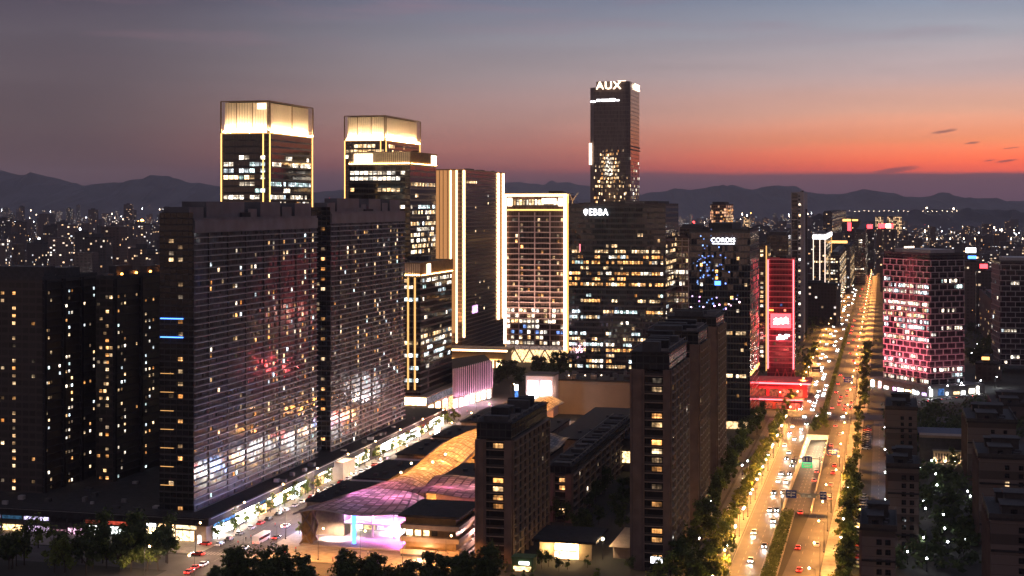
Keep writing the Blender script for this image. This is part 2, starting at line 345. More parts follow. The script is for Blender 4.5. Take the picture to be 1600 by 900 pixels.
# ------------------------------------------------------------------ buildings: common tools
def solve(K, d, px):
    m = (px-800)/F; return (m*K[1]-K[0])/(d[0]-m*d[1])
ALLB = []
class B:
    """a building: its empty stands at the corner nearest the camera; x runs along the front, y away from us"""
    def __init__(s, name, label, cat, b, Y, top, a=None, c=None, W=None, D=None, side='R', rot=ROT, group=None, zt=None):
        s.K = (pX(b, Y), Y); s.Y = Y; s.side = side
        u = (math.cos(rot), math.sin(rot)); v = (-math.sin(rot), math.cos(rot))
        if side == 'R':
            s.W = W or solve(s.K, (-u[0], -u[1]), a); s.D = D or solve(s.K, v, c); s.x0, s.x1 = -s.W, 0.
        else:
            s.W = W or solve(s.K, u, c); s.D = D or solve(s.K, v, a); s.x0, s.x1 = 0., s.W
        s.zt = zt if zt is not None else pZ(top, Y)
        s.root = thing(name, label, cat, (s.K[0], s.K[1], 0), rot, group); s.rot = rot; s.u, s.v = u, v
        s.r = random.Random(int(b*7919+int(Y)*31) & 0xffff); s.budget = 100; s.rest = []; ALLB.append(s)
    def world(s, x, y): return (s.K[0]+s.u[0]*x+s.v[0]*y, s.K[1]+s.u[1]*x+s.v[1]*y)
    def body(s, m, z0=0, z1=None, name='wall', x0=None, x1=None, y0=0, y1=None):
        return MB().box(s.x0 if x0 is None else x0, s.x1 if x1 is None else x1, y0, s.D if y1 is None else y1, z0, s.zt if z1 is None else z1).build(name, m, s.root)
    def box(s, name, m, *a): return MB().box(*a).build(name, m, s.root)
    def face(s, f):
        # origin, direction, outward normal, length, rotation of a pane
        if f == 'F': return (s.x0, 0.), (1, 0), (0, -1), s.W, 0.
        if f == 'R': return (s.x1, 0.), (0, 1), (1, 0), s.D, R(90)
        return (s.x0, s.D), (0, -1), (-1, 0), s.D, R(-90)
    def roof(s, h=1.2, m=None, clutter=6, inset=0.):
        """parapet, felt and plant on the roof"""
        p = MB(); e = .35; x0, x1, D, z = s.x0+inset, s.x1-inset, s.D-inset, s.zt
        for q in ((x0, x1, inset, inset+e), (x0, x1, D-e, D), (x0, x0+e, inset+e, D-e), (x1-e, x1, inset+e, D-e)): p.box(*q, z, z+h)
        pr = p.build('parapet', m or M['conc_d'], s.root)
        MB().quad([(x0, inset, z+.05), (x1, inset, z+.05), (x1, D, z+.05), (x0, D, z+.05)]).build('roof', M['roof'], s.root)
        for k in range(clutter):
            w, d, hh = s.r.uniform(1.5, max(2, s.W*.22)), s.r.uniform(2, max(2.5, s.D*.15)), s.r.uniform(1, 2.8)
            x = s.r.uniform(x0+1, x1-1-w) if s.W > w+3 else x0+1; y = s.r.uniform(inset+1, max(inset+1.1, D-1-d))
            MB().box(x, x+w, y, y+d, z+.06, z+hh, 0).build('roof_unit', M['conc'] if k % 2 else M['roof_d'], s.root)
PANE = {}
def pane(w, h, key):
    k = (round(w, 2), round(h, 2), key)
    if k not in PANE:
        mb = MB().box(-w/2, w/2, -.12, .04, -h/2, h/2); mb.uv = [(x/w+.5, z/h+.5) for x, y, z in mb.v]; PANE[k] = mb.mesh('window', M[key] if key in M else W_[key])
    return PANE[k]
def panes(bd, f, items, w, h, off=0.0, cap=100, y_at=None):
    """items: (distance along face, z centre, material key). First `cap` (nearest us) are parts, the rest one mesh."""
    (ox, oy), (dx, dy), (nx, ny), L, rz = bd.face(f)
    pos = []
    for (q, z, k) in items:
        x, y = ox+dx*q+nx*off, oy+dy*q+ny*off
        pos.append((x, y, z, k))
    pos.sort(key=lambda p: (bd.world(p[0], p[1])[1]+abs(p[2]-110)*.02))
    cap = min(cap, 58 if bd.budget == 100 else bd.budget); bd.budget -= min(cap, len(pos))
    for (x, y, z, k) in pos[:cap]: link('window', pane(w, h, k), bd.root, (x, y, z), rz)
    bd.rest += [(x, y, z, k, w, h, rz) for (x, y, z, k) in pos[cap:]]
def rest_windows():
    """what is left of each building's lit windows, past its hundred nearest: one mesh per building"""
    for bd in ALLB:
        if not bd.rest: continue
        keys = sorted({p[3] for p in bd.rest}); mb = MB(); mb.uv = []
        for (x, y, z, k, w, h, rz) in bd.rest:
            ca, sa = math.cos(rz), math.sin(rz); lo = [(-w/2, -.12), (w/2, -.12), (w/2, .04), (-w/2, .04)]
            mb.prism([(x+ca*a-sa*b, y+sa*a+ca*b) for a, b in lo], z-h/2, z+h/2, keys.index(k)); mb.uv += [(0, 0), (1, 0), (1, 0), (0, 0), (0, 1), (1, 1), (1, 1), (0, 1)]
        o = mb.build('window', [M[k] if k in M else W_[k] for k in keys], bd.root); o['kind'] = 'stuff'
def office(r, L, w, z0, z1, h, dens=.3, warm=(('w', 4), ('n', 4), ('c', 2), ('o', 1)), bright=.18, run=4, m0=.6):
    """which panes of an office facade are lit: whole runs along a floor, some floors busy, some dark"""
    out = []; nc = int((L-2*m0)/w); nf = int((z1-z0)/h); ks = [k for k, n in warm for _ in range(n)]
    for i in range(nf):
        d = r.random(); d = dens*2.6 if d < bright else dens*.9 if d < .62 else dens*.12
        j = 0; fk = r.choice(ks)
        while j < nc:
            n = r.randint(1, run)
            if r.random() < d:
                k = fk if r.random() < .65 else r.choice(ks)
                for q in range(j, min(nc, j+n)):
                    if r.random() < .8: out.append((m0+(q+.5)*w, z0+(i+.5)*h, k))
            j += n
    return out
def homes(r, L, z0, z1, h, cols, p=.08, ks=('o', 'w', 'w', 'n', 'c')):
    """lit flats: scattered, more of them in certain columns"""
    out = []
    for i in range(int((z1-z0)/h)):
        for (q, wt) in cols:
            if r.random() < p*wt: out.append((q*L, z0+(i+.5)*h, r.choice(ks)))
    return out
def vstrip(bd, f, q, z0, z1, w=.8, d=.5, m='gold', name='light_strip', off=0.):
    (ox, oy), (dx, dy), (nx, ny), L, rz = bd.face(f)
    o = MB().box(-w/2, w/2, -d-.05, -.05, z0, z1).build(name, M[m], bd.root); o.location = (ox+dx*q+nx*off, oy+dy*q+ny*off, 0); o.rotation_euler = (0, 0, rz); return o
def hstrip(bd, f, z, q0=None, q1=None, h=.4, d=.4, m='line', name='floor_band', off=0.):
    (ox, oy), (dx, dy), (nx, ny), L, rz = bd.face(f)
    q0 = 0 if q0 is None else q0; q1 = L if q1 is None else q1
    o = MB().box(q0, q1, -d-.03, -.03, z-h/2, z+h/2).build(name, M[m], bd.root); o.location = (ox+nx*off, oy+ny*off, 0); o.rotation_euler = (0, 0, rz); return o
def text_mesh(s, size, ext=.2):
    cu = bpy.data.curves.new('lettering', 'FONT'); cu.body = s; cu.size = size; cu.extrude = ext; cu.align_x = 'CENTER'; cu.align_y = 'CENTER'; cu.offset = size*.005; cu.space_character = 1.14
    o = bpy.data.objects.new('lettering', cu); COL.objects.link(o)
    dg = bpy.context.evaluated_depsgraph_get(); me = bpy.data.meshes.new_from_object(o.evaluated_get(dg))
    bpy.data.objects.remove(o); bpy.data.curves.remove(cu); return me
def sign_text(bd, f, s, q, z, size, m, off=.6, ext=.25, sx=1.):
    (ox, oy), (dx, dy), (nx, ny), L, rz = bd.face(f)
    me = text_mesh(s, size, ext); me.materials.clear(); me.materials.append(M[m])
    me.transform(Matrix.Diagonal((sx, 1, 1, 1))); me.transform(Matrix.Rotation(R(90), 4, 'X'))
    o = link('sign_lettering', me, bd.root, (ox+dx*q+nx*off, oy+dy*q+ny*off, z), rz); return o

# ------------------------------------------------------------------ the two long slabs on the shopping street and their podium
M['slabglass'] = facade('slab_glass', (.055, .052, .058), (.075, .072, .08), 1.6, 2.25, .1, .5, .09, .03, spec=.3)
M['slabglass_s'] = facade('slab_stair_glass', (.012, .012, .014), (.02, .019, .02), 2.4, 2.25, .2, .6, .2, .02)
M['slabband'] = plain('slab_band', (.075, .08, .1), .45, var=.35, scale=.15)
def slab(label, b, Y, a, c, top, seed, blue):
    bd = B('residential_slab', label, 'building', b, Y, top, a=a, c=c); r = random.Random(seed)
    z0 = 9.; zt = bd.zt
    bd.body([M['slabglass']], z0, zt-4.5)
    bd.box('stair_wall', M['slabglass_s'], bd.x0-.02, bd.x1-.35, -.3, -.02, z0, zt+3)
    bd.box('attic_band', M['slabband'], bd.x0, bd.x1+.5, 0, bd.D, zt-4.45, zt)
    h = 2.25; n = int((zt-4.5-z0)/h)
    for i in range(n+1):
        hstrip(bd, 'R', z0+i*h, h=.26, d=.62, m='line', name='balcony_edge')
        if i % 3 == 0: hstrip(bd, 'F', z0+i*h, h=.22, d=.35, m='conc_d', name='floor_band', off=.3)
    for q in (.10, .24, .375, .52, .655, .80, .93):
        vstrip(bd, 'R', q*bd.D, z0, zt-4.6, w=1.1, d=.3, m='black', name='recess_shade')  # black strips proud of the glass, standing for the shade of recesses
    cols = [(.045, .5), (.115, 1), (.17, .5), (.30, 1.2), (.335, 1.8), (.42, .7), (.56, 2.2), (.60, 2), (.69, 1), (.76, .8), (.84, 1), (.885, 2.2), (.96, 2.5), (.2, .6), (.28, .8), (.45, .8), (.63, 1), (.72, .7), (.79, .7), (.86, .7)]
    panes(bd, 'R', [(q, z, k) for q, z, k in homes(r, bd.D, z0, zt-5, h, cols, .16, ('o', 'w', 'w', 'n', 'c', 'd', 'd', 'w'))], 1.5, 1.35, .02)
    st = []
    for i in range(n):
        if i % 2 == 0 and r.random() < .55: st.append((bd.W*.62, z0+(i+.5)*h, r.choice(('w', 'o', 'o', 'd'))))
        if r.random() < .1: st.append((bd.W*.35, z0+(i+.5)*h, r.choice(('d', 'w'))))
    panes(bd, 'F', st, 1.9, 1.3, .34)
    if blue:
        for i in (31, 28): hstrip(bd, 'F', z0+i*h, .5, bd.W*.7, .35, .5, 'signb', 'neon_line', off=.34)
        for i in range(4, 25, 3): hstrip(bd, 'F', z0+i*h+.3, .5, bd.W*.42, .12, .4, 'goldsoft', 'lit_ledge', off=.34)
    bd.roof(1.0, M['slabband'], 5)
    for y0, y1, hh in ((.0, .1, 5.), (.12, .4, 7.), (.43, .5, 4.2), (.53, .7, 7.), (.715, .8, 5.), (.83, .985, 6.5)):
        MB().box(bd.x0+1.5, bd.x1-2, y0*bd.D, y1*bd.D, zt+.06, zt+hh).build('roof_house', M['slabband'], bd.root)
    return bd
S1 = slab('long dark balconied slab with two blue neon lines on its narrow end', 303, 532, 250, 495, 345, 3, True)
S2 = slab('long dark balconied slab whose lower windows mirror a glaring white screen', 517, 662, 486, 632, 334, 5, False)

t_pod, s0 = GTS(322, 848); YP = gY(848)
pod = B('shopping_podium', 'two storey black roofed shopping podium wrapped round the feet of the balconied slabs', 'building', 322, YP, 808, W=150, D=290, zt=9)
pod.body(M['conc_d'], 0, 6.1); pod.box('roof', M['roof_d'], pod.x0-1.6, pod.x1+1.8, -1.8, pod.D, 6.15, 9.0)
hstrip(pod, 'R', 8.6, h=.2, d=.3, m='line', name='roof_edge', off=1.8); hstrip(pod, 'F', 8.6, h=.2, d=.3, m='conc', name='roof_edge', off=1.8)
rr = random.Random(11)
for f, L in (('R', pod.D), ('F', pod.W)):
    (ox, oy), (dx, dy), (nx, ny), LL, rz = pod.face(f); q = 5.5 if f == 'R' else 1.
    while q < L-8:
        wd = rr.choice((7, 9, 11)); k = rr.choice(('shopw', 'shopw', 'shopw', 'shopo', 'shopw', 'shopw', 'shopo', 'shopw'))
        if f == 'F': k = rr.choice(('shopw', 'shopw', 'shopo')) if L-q < 52 else rr.choice(('lobbyd', 'lobbyd', 'shopo', 'lobbyd', 'lobbyd', 'shopw'))
        if rr.random() < .08 and 14 < q < L-60: q += wd; continue
        x, y = ox+dx*(q+wd/2), oy+dy*(q+wd/2)
        hs = rr.choice((3.2, 3.8, 4.3)) if f == 'R' or L-q < 52 else rr.choice((1.6, 2.4, 3.2)); o = MB().box(-wd/2+.3+rr.choice((0, 0, 1.2)), wd/2-.3, -.25, -.05, .3+rr.choice((0, 0, .8)), hs).build('storefront', M[k], pod.root); o.location = (x, y, 0); o.rotation_euler = (0, 0, rz)
        fr = MB()
        for e in range(4): fr.box(-wd/2+.3+e*(wd-.7)/3, -.0-wd/2+.42+e*(wd-.7)/3, -.36, -.26, .3, 4.3)
        fr.box(-wd/2+.25, wd/2-.25, -.40, -.24, 4.28, 4.5); o2 = fr.build('frame', M['black'], o)
        sg = MB().box(-wd/2+.6, wd/2-.6, -.6, -.06, 4.6, 5.8).build('sign_board', M[rr.choice(('shopw', 'shopw', 'shopo', 'shopr', 'shopb', 'shopw')) if f == 'R' or L-q < 52 else rr.choice(('lobbyd', 'roof_d', 'roof_d', 'lobbyd', 'shopr', 'shopb'))], pod.root); sg.location = (x, y, 0); sg.rotation_euler = (0, 0, rz)
        q += wd
for k in range(46):
    x = rr.uniform(pod.x0+2, pod.x1-22) if k < 30 else pod.x1-rr.uniform(1, 4); y = rr.uniform(2, 16) if k < 30 else rr.uniform(4, 250)
    if k < 30 and x < pod.x0+110 and rr.random() < .4: y = rr.uniform(2, 60)
    pod.box('roof_unit', M[rr.choice(('conc', 'conc_d', 'conc_d', 'grey'))], x, x+rr.uniform(.8, 3), y, y+rr.uniform(.8, 2.4), 9.02, 9.2+rr.uniform(.5, 1.6))
pod.box('corner_block', M['beige'], pod.x1-4.5, pod.x1+.3, -.4, 4.5, 0, 6.1)
pod.box('stair_block', M['beige'], pod.x1+.1, pod.x1+6, 121, 136, 0, 8.0)
o = MB().box(pod.x1-2.9, pod.x1-1.7, -.5, -.42, .1, 2.6).build('door', M['shopw'], pod.root)

# ------------------------------------------------------------------ dark flats on the left, behind the park
M['flatwall'] = facade('flat_wall', (.022, .018, .018), (.05, .04, .037), 3.0, 2.9, .5, 1.0, .35, .02)
def flats(label, b, Y, a, c, top, seed, crown):
    bd = B('apartment_tower', label, 'building', b, Y, top, a=a, c=c); r = random.Random(seed)
    bd.body(M['flatwall'], 0); n = int(bd.zt/2.9)
    for i in range(2, n+1, 1): hstrip(bd, 'R', i*2.9, h=.3, d=.6, m='conc_d', name='balcony_edge')
    for q in (.0, .33, .66): vstrip(bd, 'R', q*bd.D+1, 0, bd.zt, 1.6, .9, 'roof_d', 'fin')
    panes(bd, 'F', homes(r, bd.W, 9, bd.zt-3, 2.9, [(.15, .5), (.3, 1), (.55, 1), (.68, 2.4), (.9, .8)], .24, ('o', 'w', 'w', 'd', 'd')), 1.4, 1.15)
    panes(bd, 'R', homes(r, bd.D, 9, bd.zt-3, 2.9, [(.07, 1.5), (.11, 2), (.15, 2), (.3, .6), (.42, 2), (.47, 1.6), (.52, 1.6), (.75, .8), (.86, 1.8), (.93, 1)], .2, ('o', 'w', 'n', 'd', 'w', 'd', 'c')), 1.15, 1.0)
    bd.roof(1.3, M['conc_d'], 7)
    for y0, y1, hh in ((.1, .3, 5), (.5, .75, 4)): MB().box(bd.x0+2, bd.x1-2, y0*bd.D, y1*bd.D, bd.zt+.06, bd.zt+hh).build('roof_house', M['conc_d'], bd.root)
    if crown:
        for k in range(5): MB().ball((bd.x1-.6, (k+.7)/5.4*bd.D, bd.zt+1.6), .55).build('roof_lamp', M['signo2'], bd.root)
    return bd
M['signo2'] = glow('sodium_lamp', (1, .3, .05), 12.)
flats('darker apartment tower at the photo edge with warm lit flats and a flat roof', 66, 566, -70, 152, 438, 21, False)
flats('dark apartment tower with orange lamps along its roof, next to the blue neon slab', 176, 590, 150, 292, 436, 22, True)

# ------------------------------------------------------------------ gold lit office towers
M['office'] = facade('office_glass', (.014, .013, .014), (.03, .026, .024), 1.6, 3.6, .1, 1.1, .07, .014, spec=.7)
M['office_w'] = facade('office_glass_warm', (.03, .022, .018), (.07, .05, .035), 1.5, 3.4, .15, .9, .1, .014, spec=.7)
def crown(bd, z0, z1, nf=3, nr=2, big=True):
    """a pale screen set back behind bronze fins and washed from its foot by a line of uplights"""
    e = 1.7
    bd.box('crown_screen', M['goldwall'], bd.x0+e, bd.x1-e, e, bd.D-e, z0, z1-.5); bd.box('crown_bounce_plate', M['goldwall'], bd.x0+.1, bd.x1-.1, .1, bd.D-.1, z0-.8, z0-.1)  # the pale lower plate is added to bounce the uplights
    for f, n in (('F', nf), ('R', nr)):
        (ox, oy), (dx, dy), (nx, ny), L, rz = bd.face(f)
        hstrip(bd, f, z0+.25, 1.6, L-1.6, .5, .5, 'uplight', 'uplight', off=-.45)
        for q in (.35, L-.35): vstrip(bd, f, q, z0-.5, z1, .7, .7, 'bronze', 'corner_post', off=.1)
        hstrip(bd, f, z0-.5, 0, L, .7, .4, 'goldsoft', 'crown_sill', off=.05)
        hstrip(bd, f, z1+.2, 0, L, .5, .6, 'bronze', 'crown_rail', off=-.2)
        hstrip(bd, f, z0+.4, 0, L, 1.0, .2, 'bronze', 'crown_kerb', off=-.25)
        k = int(L/1.5)
        fin = MB()
        for j in range(1, k): fin.box(j*L/k-.05, j*L/k+.05, -.1, .12, z0+.9, z1)
        o = fin.build('fin_screen', M['bronze'], bd.root); o.location = (ox, oy, 0); o.rotation_euler = (0, 0, rz)
        for j in range(1, n): vstrip(bd, f, j*L/n, z0, z1, .5, .5, 'bronze', 'pilaster', off=.1)
def corners(bd, z0, z1, m='gold', inner=.0):
    for f, qs in (('F', (.4, bd.W-3.2)), ('R', (.9, bd.D-.5))):
        for q in qs: vstrip(bd, f, q, z0, z1, .55, .45, m)
GT1 = B('gold_crowned_tower', 'tallest gold crowned office tower, behind the blue neon slab', 'building', 420, 800, 158, a=345, c=488)
g = GT1; zc = pZ(206, 800); g.body(M['office'], 0, zc-.9); crown(g, zc, g.zt, 3, 2); corners(g, 40, zc)
g.roof(.6, M['bronze'], 0, inset=1.6)
for f in 'FR': panes(g, f, office(g.r, g.face(f)[3], 3.1, 90, zc-5, 3.6, .85, (('w', 3), ('n', 5), ('c', 3), ('o', 1)), m0=1.5), 2.8, 2.1, cap=90)
g.box('sign_panel', M['signo'], g.x1-6.5, g.x1-1.6, -.5, -.2, g.zt-4.2, g.zt-1.2)
GT2 = B('gold_crowned_tower', 'gold crowned office tower rising behind a lower fin topped block', 'building', 602, 985, 181, a=538, c=656)
g = GT2; zc = pZ(218, 985); g.body(M['office_w'], 0, zc-.9); crown(g, zc, g.zt, 3, 1); corners(g, 40, zc)
g.roof(.6, M['bronze'], 0, inset=1.6)
for f in 'FR': panes(g, f, office(g.r, g.face(f)[3], 3.1, zc-24, zc-2, 3.6, .7, (('w', 5), ('n', 3)), bright=.6), 2.9, 2.2)
GT3 = B('fin_topped_block', 'broad office block with a band of lit fins on top, under the second gold crown', 'building', 641, 905, 238, a=545, c=681)
g = GT3; g.body(M['office']); zc = pZ(256, 905)
def finband(g, zc, back='shopo', sgn=None):
    for f in 'FR':
        (ox, oy), (dx, dy), (nx, ny), L, rz = g.face(f)
        hstrip(g, f, (zc+g.zt)/2, .3, L-.3, g.zt-zc, .1, 'goldwall', 'lit_band')
        hstrip(g, f, zc+.3, .3, L-.3, .3, .3, 'uplight2', 'uplight', off=.35)
        k = int(L/1.3); fin = MB()
        for j in range(k+1): fin.box(j*L/k-.12, j*L/k+.12, -.75, -.2, zc, g.zt+.6)
        o = fin.build('fin_screen', M['bronze'], g.root); o.location = (ox, oy, 0); o.rotation_euler = (0, 0, rz)
M['uplight2'] = glow('uplight_small', (1, .6, .25), 22.)
finband(g, zc); g.roof(.5, M['bronze'], 4)
for f in 'FR': panes(g, f, office(g.r, g.face(f)[3], 3.0, 40, zc-1, 3.5, .8, (('w', 4), ('n', 6), ('c', 1)), m0=.8), 2.7, 2.1, cap=95)
o = MB().box(-12, 0, -.5, 0, zc+.8, g.zt-.8).build('sign_panel', M['signo'], g.root); o.location = (g.x0+16, -.9, 0)
o = MB().box(0, .5, 0, 10, zc+.8, g.zt-.6).build('sign_panel', M['signo'], g.root); o.location = (.9, g.D-13, 0)
GT4 = B('low_office_tower', 'shorter office tower with paired gold corner lines and a fin band, beside the balconied slab', 'building', 657, 826, 412, W=26, c=706)
g = GT4; g.body(M['office']); zc = pZ(431, 826); finband(g, zc); g.roof(.5, M['bronze'], 5)
for q in (g.W-7.2, g.W-3.2): vstrip(g, 'F', q, 16, zc-1, .9, .6, 'goldsoft')
for f in 'FR': panes(g, f, office(g.r, g.face(f)[3], 3.0, 16, zc-1, 3.5, .55, (('n', 4), ('c', 5), ('w', 2)), bright=.3, m0=.8), 2.7, 1.9, cap=95)
o = MB().box(0, .5, 0, 6, zc+.6, g.zt-.5).build('sign_panel', M['signo'], g.root); o.location = (.9, 9, 0)
# its shop base with a pink-white glazed band
g.box('base_hall', M['beige'], g.x0, g.x1+5, -5, g.D+4, 0, 13)
for f, a0, a1 in (('F', g.x0, g.x1+5),):
    g.box('glazed_band', M['shopo'], a0, a1, -5.25, -5.05, 8.2, 12.4)
o = MB().box(g.x1+5.05, g.x1+5.25, -5, g.D+4, 8.6, 12.4).build('glazed_band', M['shopw2'] if 'shopw2' in M else M['shopo'], g.root)
for k in range(5):
    y0 = -2+k*(g.D+4)/5
    g.box('shop_window', M['shopo'], g.x1+5.06, g.x1+5.4, y0+.8, y0+9, .4, 7.4)

# ------------------------------------------------------------------ tower with gold pilasters
g = B('pilaster_tower', 'dark tower striped from top to foot with glowing gold pilasters', 'building', 722, 1150, 266, a=672, c=787)
M['hotelglass'] = facade('hotel_glass', (.055, .04, .037), (.16, .11, .09), 1.8, 3.2, .2, .9, .12, .012)
g.body(M['hotelglass'], 0)
PF = MB()
L = g.W
g.box('gold_panel', M['backlit'], g.x0, g.x1-9.5, -1.2, -.05, 20, g.zt)
g.box('gold_panel', M['backlit'], g.x1-8.2, g.x1-4.6, -1.0, -.05, 20, g.zt)
for q in (L-9.0, L-4.2): vstrip(g, 'F', q, 12, g.zt, .9, .8, 'wline', off=.6)
for q in (L-11.5, L-15, L-18, L-21): vstrip(g, 'F', q, 18, g.zt, .5, .3, 'bronze', 'seam', off=1.2)
for q in (3.6, ): vstrip(g, 'R', q, 16, g.zt, 1.6, .8, 'wline', off=.2)
for q in (g.D-20., g.D-3.): vstrip(g, 'R', q, 22, g.zt, 2.6, .8, 'wline', off=.2)
vstrip(g, 'R', 6.2, 16, g.zt, 2.4, 1.0, 'goldwall', 'pilaster'); vstrip(g, 'R', g.D-14., 22, g.zt, 6, 1., 'backlit', 'pilaster')
for k in range(2): lamp(g.root, (g.x0+8+k*20, -14, 16), 130000, (1, .5, .18), .5, kind='SPOT', rot=(R(160), 0, 0), spot=R(70))  # unseen floods added to brighten the gold front
panes(g, 'R', [(8+j*1.0*2.2, g.zt-9, 'w') for j in range(16)]+homes(g.r, g.D, 30, g.zt-14, 3.2, [(.2, 1), (.3, 1), (.4, 1), (.5, 1.4), (.6, 1)], .1, ('d', 'w', 'd', 'n')), 2.1, 1.7, .05)
g.roof(1, M['bronze'], 4)
g.box('sign_panel', M['shopp'], -.1, .5, 30, 44, 33, 39)
fm = thing('footbridge_hall', 'low hall with glowing orange eaves at the foot of the gold pilaster tower', 'building', (pX(745, 1085), 1085, 0), ROT)
MB().box(-22, 22, 0, 18, 0, 12).build('wall', M['beige'], fm); MB().box(-24, 24, -3, 20, 12.1, 14).build('roof', M['conc'], fm)
MB().box(-24, 24, -3.4, -3.05, 12.4, 13.6).build('eaves_light', M['wline'], fm); MB().box(-24, 20, -3.4, -3.05, 6.2, 7.0).build('eaves_light', M['gold'], fm)
for k in range(7): MB().box(-21+k*6, -17+k*6, -.3, -.05, .5, 5.6).build('window', M['shopo'], fm)

# ------------------------------------------------------------------ framed hotel
g = B('framed_hotel', 'hotel block outlined by a glowing white frame, with sloping struts at its foot', 'building', 886, 1113, 303, a=787, D=26)
M['hotel2'] = facade('hotel_grid', (.07, .05, .048), (.14, .10, .09), 2.0, 4.1, .2, .6, .15, .02)
zt = g.zt; zb = pZ(541, 1113)
g.body(M['hotel2'], zb, zt-1); W = g.W
for f, q0, q1 in (('F', 0, W),):
    hstrip(g, f, zt-.9, 0, W, 1.6, 1.6, 'wline', 'frame_beam'); hstrip(g, f, pZ(328, 1113), 2, W-3, 1.0, 1.0, 'gold', 'frame_beam')
vstrip(g, 'F', 1.2, 14, zt-1.8, 1.7, 1.6, 'wline', 'frame_post'); vstrip(g, 'F', W-1.4, 10, zt-1.8, 1.7, 1.6, 'wline', 'frame_post')
vstrip(g, 'R', 4, 6, zt-8, 3.4, .8, 'goldwall', 'pilaster'); vstrip(g, 'R', 1.0, 6, zt, .5, .9, 'gold')
h = 4.1; zf = pZ(332, 1113)
for i in range(int((zf-zb)/h)+1): hstrip(g, 'F', zb+i*h, 2.3, W-2.6, .6, .7, 'pinkgrid', 'floor_band')
for q in (.245, .495, .735): vstrip(g, 'F', q*W, zb, zf, .7, .9, 'pinkgrid', 'mullion')
for q in (.1, .9): vstrip(g, 'F', q*W, pZ(322, 1113), zt-3, 3.4, .6, 'signo', 'sign_panel')
vstrip(g, 'F', .72*W, pZ(318, 1113), pZ(310, 1113), 11, .5, 'signo', 'sign_panel')
panes(g, 'F', homes(g.r, W, zb+28, zf-1, h, [(.06, .6), (.11, .6), (.16, .8), (.205, .8), (.29, 4), (.40, 1.2), (.45, 1), (.56, 4.5), (.61, 1), (.69, 1), (.79, .8), (.86, 1), (.92, 1.4)], .16, ('w', 'd', 'o', 'd', 'd', 'w')), 1.9, 2.2, .05)
low = []
for i in range(7):
    for j in range(14):
        if g.r.random() < (.85 if i in (0, 4, 6) else .4): low.append((3+j*(W-6)/13.5+.8, zb+(i+.5)*h, g.r.choice(('n', 'w', 'n', 'b') if i in (2, 3) else ('n', 'w', 'n'))))
panes(g, 'F', low, 2.6, 2.4, .05)
panes(g, 'F', [(4+j*2.4, pZ(316, 1113), 'w' if j % 3 else 'n') for j in range(17)], 2.0, 4.2, .05)
# lobby storeys: warm glazing behind sloping struts
g.box('lobby', M['shopo'], g.x0+1, g.x1-1, 1.2, 20, 0, zb-.05); g.box('lobby_band', M['shopp2'] if 'shopp2' in M else M['shopo'], g.x0+2, g.x1-3, -.4, 1.1, zb-3.3, zb-.3)
st = MB()
for k in range(4):
    xa = g.x0+3+k*W/4.2; st.tube((xa, -.9, 0), (xa+W/8.4, -.9, zb-3), .55); st.tube((xa+W/4.2, -.9, 0), (xa+W/8.4, -.9, zb-3), .55)
    MB().tube((xa, -.9, 0), (xa+W/8.4, -.9, zb-3), .55).tube((xa+W/4.2, -.9, 0), (xa+W/8.4, -.9, zb-3), .55).build('strut', M['pinkgrid'], g.root)
for k in range(4): lamp(g.root, (g.x0+6+k*(W-12)/3, -17, zb-2), 95000, (1, .62, .42), .5, kind='SPOT', rot=(R(171), 0, 0), spot=R(62))  # floods added before the facade to brighten its grid, no fixtures
sp_ = MB().tube((0, 0, zt-12), (0, 0, zt-5), .5).tube((0, 0, zt-5), (4.5, 0, zt+1), .5, .3).tube((0, 0, zt-5), (-2.5, 0, zt+.5), .5, .3).build('y_flare', M['goldwall'], g.root); sp_.location = (g.x1+3.5, 4, 0)  # Y-shaped flare beside the frame, put in as a pale solid
g.roof(.6, M['conc'], 4)

# ------------------------------------------------------------------ tallest tower with the sign, and the broad office in front of it
M['auxglass'] = facade('tall_tower_glass', (.085, .068, .064), (.16, .12, .11), 1.5, 4., .25, .5, .12, .01)
g = B('sky_tower', 'tallest dark glass tower with three glowing letters along its roof edge', 'building', 984, 1500, 131, a=921, c=1000, rot=ROT)
e = 4.5; zt = g.zt
poly = [(g.x0+e, 0), (g.x1-e, 0), (g.x1, e), (g.x1, g.D-e), (g.x1-e, g.D), (g.x0+e, g.D), (g.x0, g.D-e), (g.x0, e)]
MB().prism(poly, 0, zt-3).build('wall', M['auxglass'], g.root)
MB().prism([(g.x0+7, .4), (g.x1-e, .4), (g.x1-.4, e), (g.x1-.4, g.D-e), (g.x1-e, g.D-.4), (g.x0+7, g.D-.4)], zt-2.95, zt+3).build('top_screen', M['auxglass'], g.root)
hstrip(g, 'F', zt+3.2, g.W*.7, g.W-4, .4, .4, 'signo', 'roof_line')
sign_text(g, 'F', 'AUX', g.W*.48, zt-1.6, 11, 'signo', 1.0, .6, 1.05); sign_text(g, 'R', 'AUX', g.D*.62, zt-1, 9, 'signo', .8, .6, 1.6)
k = pZ(156, 1500)
for q0, q1, zz, hh in ((1, 6.5, k-1.2, 1.6), (7.5, 11, k, 2.4), (12, 20, k, 2.4), (20.6, 27, k+.3, 2.8), (28, 31, k-.2, 1.6)): hstrip(g, 'F', zz, q0, q1, hh, .4, 'signw', 'lit_floor', off=.1)
zr = pZ(232, 1500)
itm = []
